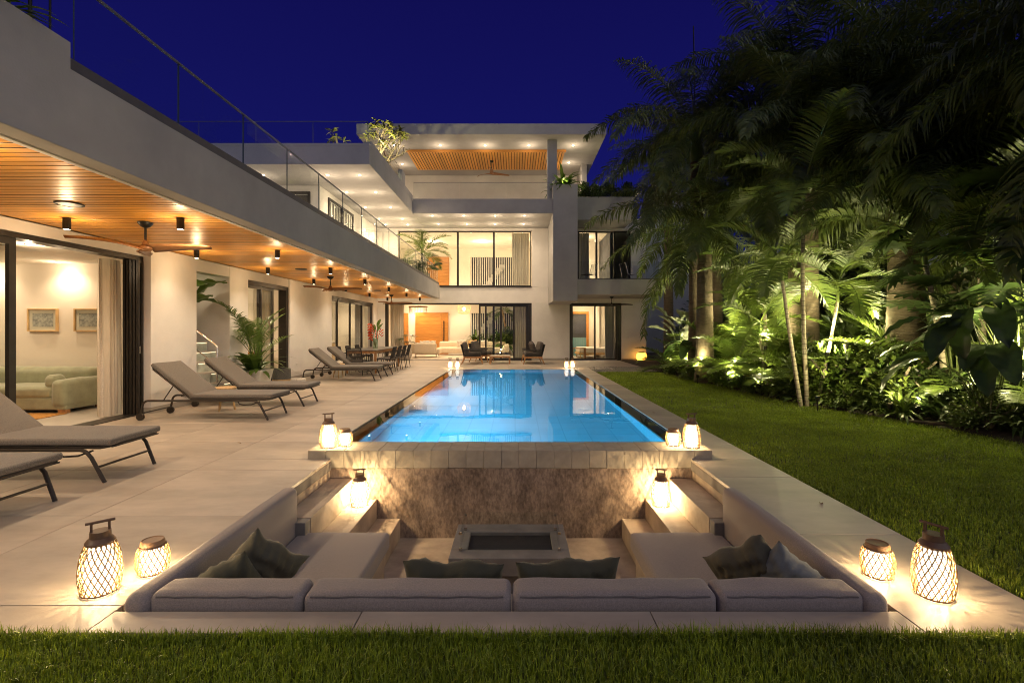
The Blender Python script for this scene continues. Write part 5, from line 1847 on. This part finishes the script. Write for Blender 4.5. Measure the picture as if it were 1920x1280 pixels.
while y > 3.2:
    kd = ('broad', 'fern', 'broad', 'fine', 'fern', 'broad')[i % 6] if y > 8.6 else ('strap', 'strap', 'fern', 'strap', 'fine')[i % 5]
    s = (.95, 1.05, .8, 1.0)[i % 4] * (1 if y > 8.6 else 1.15)
    shrub(kd, edge_x(y) + .36 + .1 * math.sin(i * 2.1), y, s, s * (.9 if kd in ('broad', 'fine') else 1.0), f'{desc[kd]} at the lawn edge, {NUMW[i]} counting from the villa', 'low plants along the lawn edge', 700 + i)
    y -= .50
    i += 1
y, i = 15.6, 0
desc = {'broad': 'waist-high broad leaved shrub', 'fine': 'rounded small leaved shrub', 'dark': 'dark glossy shrub', 'strap': 'tall dark strap leaved plant'}
while y > 4.0:
    kd = ('broad', 'fine', 'broad', 'dark')[i % 4] if y > 8 else ('dark', 'strap', 'broad')[i % 3]
    s = (1.7, 1.9, 1.5)[i % 3]
    shrub(kd, edge_x(y) + 1.05 + .15 * math.sin(i * 1.7), y, s, s * (.95 if y > 8 else .75), f'{desc[kd]} in the second row of the bed, {NUMW[i]} from the villa', 'second row of shrubs in the bed', 740 + i)
    y -= .85
    i += 1
y, i = 17.5, 0
while y > 4.5:
    s = (2.6, 3.0, 2.4)[i % 3]
    shrub(('dark', 'broad', 'dark')[i % 3], edge_x(y) + 2.5 + .4 * math.sin(i * 2.7), y, s, s * (1.1, .85, 1.2)[i % 3], f'tall {("dark", "lighter green", "glossy dark")[i % 3]} bush deep in the bed, {NUMW[i]} from the villa', 'tall bushes deep in the bed', 780 + i)
    y -= 1.15
    i += 1
for i in range(12):
    y = 24 - i * 1.7
    x = 10.2 + 1.2 * math.sin(i * 1.9) + (24 - y) * .05
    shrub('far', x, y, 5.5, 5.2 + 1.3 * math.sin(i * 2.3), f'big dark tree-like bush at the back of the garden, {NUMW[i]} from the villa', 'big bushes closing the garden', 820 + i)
shrub('fine', 6.15, 9.35, 2.5, 2.3, 'big rounded leafy bush lit from within beside the slim leaning stems', 'tall bushes deep in the bed', 861)
shrub('fine', 6.7, 8.6, 2.6, 2.3, 'big rounded leafy bush in front of the stout palm trunk', 'tall bushes deep in the bed', 862)

# large single leaves
def paddle_mesh(L, w, seed, mater, droop=.5, wave=.02, ribs=True):
    r = random.Random(seed)
    ph = r.uniform(0, 6)
    mb = MB()
    def fn(u, v):
        s = v * 2 - 1
        prof = math.sin(PI * min(1, u * .96 + .04)) ** .62 * (1 - .25 * u)
        yy = s * w / 2 * prof
        x = L * (u - .12 * u * u * droop)
        z = -droop * L * .45 * u * u + .32 * abs(yy) + wave * math.sin(u * 22 + ph + abs(s) * 2) * abs(s)
        return (x, yy, z)
    mb.grid(fn, 12, 6)
    me = mb.mesh('leaf', fix=False)
    me.shade_smooth()
    me.materials.append(MATS[mater])
    return me
def lobed_mesh(L, n, seed, mater):
    """deeply cut leaf: fingers along both sides of a midrib"""
    r = random.Random(seed)
    V, F = [], []
    for k in range(n):
        u = (k + .3) / n
        for sg in (-1, 1):
            base = Vector((L * .72 * u, 0, -.12 * L * u * u))
            ang = math.radians(105 - 88 * u)
            l = L * (.42 + .18 * math.sin(PI * u)) * r.uniform(.9, 1.08)
            d = Vector((math.cos(ang), sg * math.sin(ang), .12))
            pts = [base]
            q = base.copy()
            for j in range(4):
                d = (d + Vector((0, 0, -.11))).normalized()
                q = q + d * l / 4
                pts.append(q.copy())
            w = L * .45 / n
            wd = Vector((-d.y, d.x, 0)).normalized()
            strip(V, F, pts, (w * 1.0, w * 1.15, w, w * .6), wd)
    me = arrmesh('leaf', V, F)
    me.materials.append(MATS[mater])
    return me
PAD = [paddle_mesh(.8, .34, 40 + i, 'big_leaf', .6 + .3 * i) for i in range(3)]
BAN = [paddle_mesh(1.1, .34, 50 + i, 'fresh_leaf', .5 + .4 * i, .03) for i in range(2)]
PALE = [paddle_mesh(.62, .42, 60 + i, 'pale_leaf', .5, .015) for i in range(2)]
LOB = [lobed_mesh(.62, 7, 70 + i, 'big_leaf') for i in range(2)]
def leafy(name, lab, cat, x, y, z, n, fam, h, spread, sc, seed, grp=None, stem='stem_green', az=None, stem_r=.010, el=(-20, 35)):
    """plant whose big leaves each stand on a stalk"""
    r = random.Random(seed)
    t = thing(name, lab, cat, (x, y, z), 0, grp)
    for k in range(n):
        a = (k * 2.4 + r.uniform(-.4, .4)) if az is None else r.uniform(*az)
        hh = h * r.uniform(.55, 1.0)
        rr = spread * r.uniform(.35, 1.0)
        e = Vector((rr * math.cos(a), rr * math.sin(a), hh))
        lf = put('leaf', fam[k % len(fam)], None, t, e, (r.uniform(-.3, .3), math.radians(r.uniform(*el)), a), sc * r.uniform(.8, 1.2))
        st = MB().tube([(0, 0, 0), e * .5 + Vector((-.1 * rr * math.cos(a), -.1 * rr * math.sin(a), hh * .15)), e], [stem_r * 1.3, stem_r, stem_r * .6], 5).build('stalk', stem, t, smooth=True)
    return t
leafy('elephant_ear', 'plant with big pale silvery leaves beside the short ringed palm trunk', 'plant', 4.98, 14.6, .0, 10, PALE, 1.9, .55, 1.15, 1, el=(-75, -20), az=(2.2, 5.6))
leafy('elephant_ear', 'dark broad leaved plant under the silvery leaves', 'plant', 5.15, 14.2, .0, 9, PAD, 1.1, .5, .9, 2)
leafy('philodendron', 'large dark paddle leaved plant at the right edge of the garden', 'plant', 6.55, 6.75, .0, 20, PAD, 1.75, .85, .85, 3, az=(1.8, 4.9), el=(-15, 40))
leafy('philodendron', 'deeply cut leaf philodendron above the paddle leaves at the right edge', 'plant', 6.85, 6.7, .0, 16, LOB, 2.7, .8, 1.15, 4, az=(1.6, 5.0))
leafy('philodendron', 'cut leaf philodendron between the grey palm stems', 'plant', 7.2, 8.0, .0, 14, LOB, 3.2, .8, 1.1, 5, az=(2.0, 5.2))
leafy('philodendron', 'cut leaf philodendron high at the upper right corner', 'plant', 7.5, 7.0, .0, 14, LOB, 4.0, .9, 1.2, 6, az=(1.6, 5.0))
leafy('banana_plant', 'banana plant with drooping paddle leaves inside the stair passage', 'plant', -7.0, 10.2, 1.2, 6, BAN, 1.1, .35, .85, 7, az=(-1.0, .9), el=(-60, 5))
# bird-of-paradise style and other pot plants
def pot_round(t, r0, r1, h, m, name='pot', z=0):
    MB().lathe([(0, z), (r0, z), (r1 * 1.04, z + h * .6), (r1, z + h), (r1 * .86, z + h), (r1 * .84, z + h * .85), (0, z + h * .84)], 24, cap=False).build(name, m, t, smooth=True)
pp = thing('potted_palm', 'tall feathery palm in a white pot before the glass door', 'potted plant', (-5.72, 10.75, 0))
MB().poly([(-.20, -.20), (.20, -.20), (.20, .20), (-.20, .20)], .02).build('base', 'pot_white', pp)
f = MB()
b0 = [(-.21, .02), (.21, .02)]
f.v = [(s * q, t_ * q, z) for q, z in ((.20, .02), (.29, .52), (.25, .52), (.24, .46)) for s, t_ in ((-1, -1), (1, -1), (1, 1), (-1, 1))]
f.f = [(i * 4 + k, i * 4 + (k + 1) % 4, i * 4 + 4 + (k + 1) % 4, i * 4 + 4 + k) for i in range(3) for k in range(4)] + [(12, 13, 14, 15)]
f.build('pot', 'pot_white', pp)
put('underplanting', SH['fresh'][0], None, pp, (0, 0, .47), None, (1.5, 1.5, 1.25))
for k in range(3):
    a = k * 2.1
    MB().tube([(0.05 * math.cos(a), .05 * math.sin(a), .46), (.07 * math.cos(a), .07 * math.sin(a), .75), (.10 * math.cos(a), .10 * math.sin(a), 1.0)], [.014, .012, .009], 6).build('cane', 'stem_green', pp, smooth=True)
    crown(pp, (.06 * math.cos(a), .06 * math.sin(a), .62 + .12 * k), 4, POTF, .68 + .06 * k, (84, 60), 900 + k, a)
tp = thing('potted_palm', 'potted palm on the end of the wing terrace before the orange panel', 'potted plant', (-3.86, 20.7, 3.302))
pot_round(tp, .18, .25, .45, 'pot_stone')
MB().tube([(0, 0, .4), (.03, .02, .9), (0, 0, 1.35)], [.04, .035, .03], 8).build('trunk', 'cane_trunk', tp, smooth=True)
crown(tp, (0, 0, 1.35), 13, ARECA, .78, (72, -10), 950)
leafy('monstera', 'monstera with cut leaves spilling over the end of the wing terrace', 'potted plant', -3.75, 20.3, 3.42, 15, LOB, .75, .5, .62, 12)
leafy('monstera', 'second monstera behind the glass rail of the wing terrace', 'potted plant', -4.2, 19.4, 3.42, 12, LOB, .8, .45, .6, 13)
def frangipani():
    t = thing('frangipani', 'yellow lit frangipani leaning over the parapet of the upper left terrace', 'small tree', (-4.55, 15.9, 6.42))
    r = random.Random(5)
    tips = []
    wood = MB()
    def grow(p, d, L, rad, lev):
        q = p + d * L
        wood.tube([p, p + d * L * .5 + Vector((0, 0, .02)), q], [rad, rad * .85, rad * .7], 6)
        if lev == 0:
            tips.append((q, d))
            return
        for k in range(2 if lev < 3 else 3):
            nd = (d + Vector((r.gauss(0, .62), r.gauss(0, .55), r.gauss(.12, .35)))).normalized()
            grow(q, nd, L * r.uniform(.66, .86), rad * .68, lev - 1)
    for d in ((-.9, -.1, .65), (.35, -.2, .8), (.55, .4, .55)):
        grow(Vector((0, 0, .1)), Vector(d).normalized(), .52, .045, 4)
    wood.build('branch', 'bark', t, smooth=True)
    lf = paddle_mesh(.25, .072, 77, 'frangipani_leaf', .6, .0)
    n = 0
    for q, d in tips:
        for k in range(4):
            if n >= 290:
                break
            a = r.uniform(0, 6.28)
            put('leaf', lf, None, t, q, (r.uniform(-.3, .3), r.uniform(-.7, .35), a), r.uniform(.8, 1.2))
            n += 1
    return t
frangipani()
def planter_plants(x, y, z, n, fam, sc, lab, seed, name='planter_plant', sz=1.):
    t = thing(name, lab, 'plant', (x, y, z), 0)
    put('foliage', SH[fam][seed % len(SH[fam])], None, t, None, None, (sc, sc, sc * sz))
    return t
planter_plants(1.95, 19.6, 7.0, 1, 'fresh', 1.7, 'leafy plant standing on top of the tall fin wall', 1, sz=1.1)
planter_plants(1.75, 20.3, 6.9, 1, 'fern', 1.8, 'darker arching plant behind the plant on the fin wall', 2)
for i in range(4):
    planter_plants(2.85 + i * .6, 20.75, 6.85, 1, 'dark', 1.15, f'dark bushy plant on the parapet right of the fin wall, {NUMW[i]} from it', 10 + i)
planter_plants(-3.52, 3.33, 3.53, 1, 'fern', .8, 'spiky plant tip on the raised parapet at the upper left corner', 3)
t = thing('rail_stub', 'thin metal rail end beside the raised parapet at the upper left', 'railing', (-3.46, 3.5, 3.56))
MB().cyl((0, .0, 0), (0, .0, .60), .012).cyl((0, .15, -.2), (0, .15, .60), .008).build('post', 'dark_metal', t)
MB().cyl((0, -.28, .26), (0, .0, .26), .008).build('bar', 'bronze_metal', t)
# urns and planters of the living room
mu = thing('monstera_urn', 'tall pale stone urn with monstera at the left of the living room', 'potted plant', (-4.98, 22.45, 0))
MB().lathe([(0, 0), (.16, 0), (.25, .2), (.26, .4), (.20, .62), (.16, .66), (.13, .62), (0, .6)], 22, cap=False).build('urn', 'pot_stone', mu, smooth=True)
for k in range(9):
    a = k * 2.4
    e = Vector((.26 * math.cos(a), .26 * math.sin(a), .85 + .3 * (k % 3) / 2))
    put('leaf', LOB[k % 2], None, mu, e, (0, .2, a), .5)
    MB().tube([(0, 0, .6), e * .8, e], .007, 5).build('stalk', 'stem_green', mu)
for i, (x, y, s, fam) in enumerate(((-2.15, 26.85, 1.7, 'fresh'), (-1.45, 26.95, 1.9, 'fern'), (-.75, 26.8, 1.9, 'fresh'), (-.2, 26.9, 1.7, 'broad'))):
    t = thing('planter', f'pale stone planter with leafy plants before the slatted screen, {NUMW[i]} from the left', 'planter', (x, y, 0), 0, 'planters before the slatted screen')
    pot_round(t, .26, .34, .55, 'pot_stone')
    put('foliage', SH[fam][i % 2], None, t, (0, 0, .5), (0, 0, i), (s, s, s * 1.05))
ip = thing('indoor_palm', 'slim orange stemmed palm growing before the white staircase', 'palm', (-.45, 27.1, 0))
MB().tube([(0, 0, .3), (-.06, 0, 1.3), (-.28, 0, 2.5)], [.05, .045, .04], 8).build('trunk', 'light_wood', ip, smooth=True)
crown(ip, (-.28, 0, 2.45), 8, ARECA, .7, (30, -30), 970)
for i, x in enumerate((-2.0, -1.1, -.3)):
    planter_plants(x, 29.9, 0, 1, ('broad', 'fern', 'broad')[i], 2.2, f'{("left", "middle", "right")[i]} leafy plant in the court behind the slatted screen', 30 + i)
# flowers on the dining table
fv = thing('flower_vase', 'glass vase of red heliconias on the dining table', 'vase', (-4.62, 16.2, .746))
MB().lathe([(.07, 0), (.085, .02), (.085, .34), (.08, .34), (.08, .03), (0, .02)], 18, cap=False).build('glass', 'vase_glass', fv, smooth=True)
r = random.Random(3)
hl = paddle_mesh(.42, .12, 81, 'fresh_leaf', .5, .01)
for k in range(12):
    a, ln = r.uniform(0, 6.28), r.uniform(.55, .9)
    e = Vector((.26 * math.cos(a) * r.uniform(.5, 1), .26 * math.sin(a) * r.uniform(.5, 1), ln))
    MB().tube([(0, 0, .04), e * .5 + Vector((0, 0, .05)), e], .006, 5).build('stalk', 'stem_green', fv)
    if k % 3 == 0:
        put('leaf', hl, None, fv, e, (0, -.9, a), 1)
    else:
        b = MB()
        for q in range(6):
            s = 1 if q % 2 else -1
            b.obox(e + Vector((s * .035, 0, -.04 - .045 * q)), (.10, .022, .03), Euler((0, s * -.6, a)).to_matrix())
        b.build('bract', 'red_bract', fv, bevel=.006, seg=1)
# gutter pipe lying in the bed edge
tag(MB().cyl((5.9, 7.35, .03), (6.5, 6.75, .04), .022).build('garden_stick', 'water_pipe', smooth=True), 'brown stick lying in the strappy plants at the lawn edge', 'stick')
tag(MB().cyl((9.6, 25.5, 0), (9.3, 25.6, 17.2), .07, .03).build('antenna_mast', 'dark_metal', smooth=True), 'thin dark mast rising above the palms against the sky', 'mast')

# a few dry leaves blown onto the paving
dl = paddle_mesh(.07, .03, 91, 'dry_leaf', .9, .004)
for x, y, w in ((2.44, 3.92, 'on the right paving strip halfway along the sofa'), (-3.4, 6.0, 'on the left deck beside the pool corner'), (2.3, 8.2, 'on the right paving beside the pool'), (-4.2, 2.7, 'on the deck near the left bottom corner')):
    o = put('fallen_leaf', dl, None, None, (x, y, .012), (0, 0, rng.uniform(0, 6)))
    tag(o, 'small dry fallen leaf ' + w, 'leaf', 'dry leaves on the paving')
# garden lights; the crown uplights are added to brighten dark palm canopies
gl = None
for i, (x, y, z, pw, aim, sa, w) in enumerate((
        (4.70, 15.3, 0, 300, (.35, -.1, 1), 130, 'near the silvery leaved plant'), (4.72, 12.7, 0, 420, (.12, .12, 1), 75, 'at the foot of the short ringed palm'),
        (5.12, 11.7, 0, 520, (.5, .25, 1), 140, 'in the ferns below the bushy palms'), (5.22, 10.5, 0, 420, (.4, .25, .8), 140, 'under the broad leaved shrubs'),
        (5.30, 8.60, 0, 420, (.04, .15, 1), 62, 'at the foot of the three slim leaning stems'), (5.72, 9.0, .75, 380, (.5, .25, .55), 150, 'on a tall spike beside the big rounded bush'),
        (5.92, 7.75, 0, 200, (.3, .2, 1), 140, 'low in the strappy leaves at the lawn edge, left one'), (6.2, 7.55, 0, 160, (.3, .25, 1), 140, 'low in the strappy leaves at the lawn edge, right one'),
        (6.85, 7.5, .1, 380, (.15, .15, 1), 80, 'at the foot of the slim grey stems'), (6.9, 6.2, .3, 320, (.15, .3, 1), 110, 'behind the large dark paddle leaves'),
        (5.75, 12.5, .9, 700, (.3, .25, 1), 140, 'behind the lamp-lit palm trunk'), (5.95, 10.0, 1.1, 260, (.3, .2, 1), 140, 'behind the slim leaning stems'),
        (6.2, 14.0, .9, 600, (.2, .1, 1), 140, 'deep among the bushy palms'), (7.9, 10.2, 1.2, 420, (.1, -.1, 1), 140, 'in the shade behind the stout trunk'),
        (6.0, 8.9, .9, 600, (.12, -.1, 1), 70, 'below the fronds of the stout palm'), (5.0, 14.3, .1, 1500, (.0, -.10, 1), 60, 'added to brighten the crown of the taller palm by the villa'),
        (5.6, 11.0, .8, 700, (-.02, -.05, 1), 70, 'added to brighten the crown above the slim leaning stems'), (6.9, 9.6, .8, 600, (.0, .0, 1), 90, 'added to brighten the crowns behind the stout trunk'),
        (6.7, 6.6, .5, 1200, (.18, .1, 1), 85, 'added to brighten the crowns above the right edge'), (6.2, 12.0, .9, 1600, (.1, .05, 1), 70, 'added to brighten the tall crown against the sky'))):
    lab = 'small garden spotlight ' + w
    loc = (x, y, z + .06)
    if gl is None:
        gl = thing('garden_spotlight', lab, 'garden light', loc, 0, 'garden spotlights in the bed')
        MB().cyl((0, 0, -.9), (0, 0, .08), .008).build('spike', 'dark_metal', gl)
        MB().lathe([(.0, .08), (.03, .08), (.038, .11), (.04, .17), (.034, .17), (.033, .14)], 14, cap=False).build('housing', 'dark_metal', gl, smooth=True)
        MB().lathe([(0, .150), (.032, .150), (.032, .145), (0, .145)], 12, cap=False).build('lens', 'garden_glow', gl)
    else:
        clone(gl, lab, loc)
    lamp('garden_beam', 'SPOT', (x, y, z + .26), pw * .45, (1, .90, .46), size=.03, aim=aim, spot=sa, blend=.7)
    lamp('foliage_fill', 'POINT', (x + .1, y, z + .75), 5 + pw * .025, (1, .90, .44), size=0)  # invisible extra point above each spotlight, fills the nearby leaves
lamp('frangipani_beam', 'SPOT', (-4.28, 14.9, 6.66), 240, (1, .85, .40), size=.03, aim=(-.05, .55, .75), spot=140)
ts_ = clone(gl, 'small spotlight shining up into the frangipani on the upper terrace', (-4.28, 14.9, 6.46))
ts_['group'] = 'terrace spotlights'
for ch in ts_.children:
    if ch.name.startswith('spike'):
        ch.scale = (1, 1, .05)
lamp('fin_beam', 'SPOT', (1.95, 19.35, 7.15), 30, (1, .82, .45), size=.03, aim=(0, .3, 1), spot=140)

# ================================================================== GRASS (beyond counting: one object)
def blades(regions):
    P, H = [], []
    for (x0, x1, y0, y1, dens, h0, h1) in regions:
        n = int((x1 - x0) * (y1 - y0) * dens)
        x = rng.uniform(x0, x1, n)
        y = rng.uniform(y0, y1, n)
        P.append(np.stack([x, y], 1))
        H.append(rng.uniform(h0, h1, n))
    P, H = np.concatenate(P), np.concatenate(H)
    ex = np.interp(P[:, 1], [e[1] for e in EDGE][::-1], [e[0] for e in EDGE][::-1])
    keep = P[:, 0] < ex + .25 + .1 * np.sin(P[:, 1] * 7)
    P, H = P[keep], H[keep]
    n = len(P)
    a = rng.uniform(0, 2 * PI, n)
    patch = .5 + .5 * np.sin(P[:, 0] * 2.3 + 1.3 * np.sin(P[:, 1] * 1.7)) * np.sin(P[:, 1] * 2.9 + P[:, 0])
    H = H * (.78 + .4 * patch)
    lean = rng.normal(0, .45, n) * H
    w = .0016 + .0012 * rng.random(n) + .0005 * np.clip(P[:, 1] - 2.5, 0, 10)
    ca, sa = np.cos(a), np.sin(a)
    bx_, by_ = P[:, 0], P[:, 1]
    z0 = -.03
    V = np.empty((n, 5, 3))
    V[:, 0] = np.stack([bx_ - sa * w, by_ + ca * w, np.full(n, z0)], 1)
    V[:, 1] = np.stack([bx_ + sa * w, by_ - ca * w, np.full(n, z0)], 1)
    mx, my, mz = bx_ + ca * lean * .35, by_ + sa * lean * .35, z0 + H * .6
    V[:, 2] = np.stack([mx + sa * w * .8, my - ca * w * .8, mz], 1)
    V[:, 3] = np.stack([mx - sa * w * .8, my + ca * w * .8, mz], 1)
    V[:, 4] = np.stack([bx_ + ca * lean, by_ + sa * lean, z0 + H * (1 - .25 * np.abs(lean) / H)], 1)
    me = bpy.data.meshes.new('grass')
    me.vertices.add(n * 5)
    me.vertices.foreach_set('co', V.reshape(-1))
    base = np.arange(n)[:, None] * 5
    idx = np.concatenate([base + np.array([[0, 1, 2, 3]]), base + np.array([[3, 2, 4]])], 1).reshape(-1)
    me.loops.add(n * 7)
    me.loops.foreach_set('vertex_index', idx.astype(np.int32))
    me.polygons.add(n * 2)
    st_ = (np.arange(n)[:, None] * 7 + np.array([[0, 4]])).reshape(-1)
    me.polygons.foreach_set('loop_start', st_.astype(np.int32))
    me.update(calc_edges=True)
    me.validate()
    return me
gr = put('grass', blades([(-2.7, 2.9, 2.215, 2.262, 26000, .045, .085), (-2.6, 2.8, 1.45, 2.25, 15000, .030, .062), (2.66, 4.4, 1.3, 3.2, 9000, .028, .055), (2.66, 5.2, 3.2, 5.2, 6500, .028, .055),
                          (2.66, 6.6, 5.2, 8.5, 3600, .028, .052), (2.66, 6, 8.5, 16.25, 1500, .028, .050), (4.4, 7.4, 2.0, 5.2, 2000, .028, .055)]), 'grass_blade')
tag(gr, kind='stuff')
